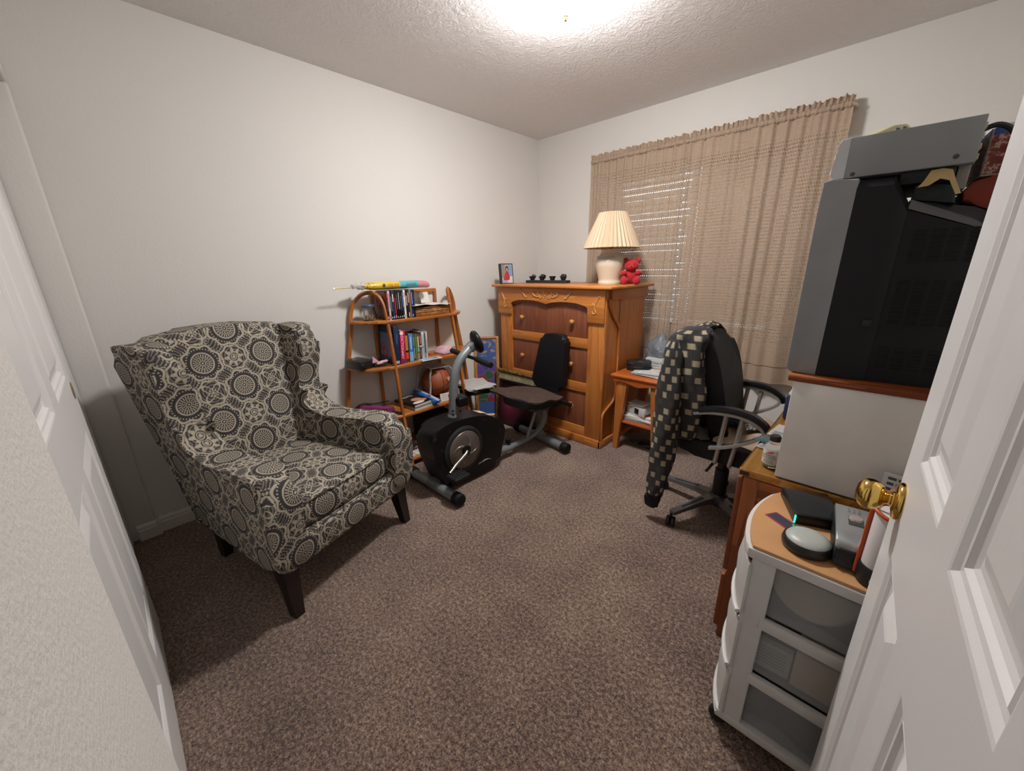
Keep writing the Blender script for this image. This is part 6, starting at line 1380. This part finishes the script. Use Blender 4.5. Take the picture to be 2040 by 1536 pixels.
bm = BM(); prism(bm, [(p.x, p.y) for p in catmull([(-.095,.004,0),(-.10,.03,0),(-.085,.052,0),(.07,.058,0),(.085,.04,0),(.085,.004,0)], 3, closed=True)], -.036, .036, 'yz', .008, 3); obj('body', bm, P('#17181a', .5), K, 40)
bm = BM(); prism(bm, [(-.098,.046),(-.096,.056),(-.085,.064),(-.03,.067),(.06,.069),(.075,.066),(.08,.05),(.072,.058),(-.03,.057),(-.08,.054),(-.088,.046)], -.037, .037, 'yz', .002, 2); SH_ = obj('silver_shell', bm, P('#a9abab', .28, .6), K, 40)
bm = BM(); lohi(bm, (-.014,-.018,.0665), (.014,.022,.0690), .001); obj('display', bm, P('#3c423e', .15), SH_)
bm = BM(); lathe(bm, [(.0,.068),(.014,.068),(.012,.073),(.0,.074)], 20, (0,.012,0)); obj('dial', bm, P('#b8a8a4', .2, .4), SH_)
bm = BM()
for i in range(3):
    for j in range(3): ball(bm, (-.012+.010*i, .043+.007*j, .0688), (.003,.002,.0012), 6)
obj('button', bm, P('#7c7e7e', .3, .5), SH_)
K = thing('lantern_flashlight', 'white handheld lantern with orange frame and black base on the cart', 'lantern', (2.694, -2.074, ZC))
lx, ly = 2.694, -2.074
bm = BM(); lathe(bm, [(.0,ZC),(.034,ZC),(.037,ZC+.004),(.037,ZC+.040),(.035,ZC+.045),(.0,ZC+.045)], 28, (lx,ly,0)); obj('base', bm, P('#141415', .45), K)
bm = BM(); lathe(bm, [(.0,ZC+.045),(.033,ZC+.045),(.033,ZC+.165),(.030,ZC+.172),(.0,ZC+.172)], 28, (lx,ly,0)); obj('white_diffuser', bm, P('#d0cac8', .4), K)
bm = BM()
for s_ in (-1, 1): tube(bm, catmull([(lx+s_*.037,ly,ZC+.01),(lx+s_*.0365,ly,ZC+.10),(lx+s_*.036,ly,ZC+.17),(lx+s_*.030,ly,ZC+.20),(lx+s_*.012,ly,ZC+.222),(lx,ly,ZC+.225)], 5), .0042, 8)
tube(bm, [(lx+.036*cos(2*pi*k/24), ly+.036*sin(2*pi*k/24), ZC+.174+.004*cos(4*pi*k/24)) for k in range(24)], .0040, 8, closed=True); obj('orange_frame', bm, P('#b5481a', .4), K, 60)
text('D', .011, P('#d0d0d0', .5), K, (lx-.010,ly-.0366,ZC+.020), axes((1,0,0),(0,0,1),(0,-1,0)))
K = thing('card_holder', 'white printed notice standing behind the lantern on the cart', 'notice', (2.725, -1.835, ZC), (radians(-8), 0, radians(-10)))
bm = BM(); lohi(bm, (-.055,-.003,0), (.055,.003,.150), .001, 1); obj('board', bm, P('#bfc2c0', .5), K)
rr = random.Random(2)
bm = BM()
for i in range(9):
    x = -.045
    while x < .04:
        w = rr.uniform(.006, .016); lohi(bm, (x,-.0038,.135-.014*i), (x+w,-.003,.142-.014*i)); x += w+.004
obj('print', bm, P('#3c4044', .6), K)
for _o in bpy.data.objects:
    if '_t' in _o: del _o['_t']
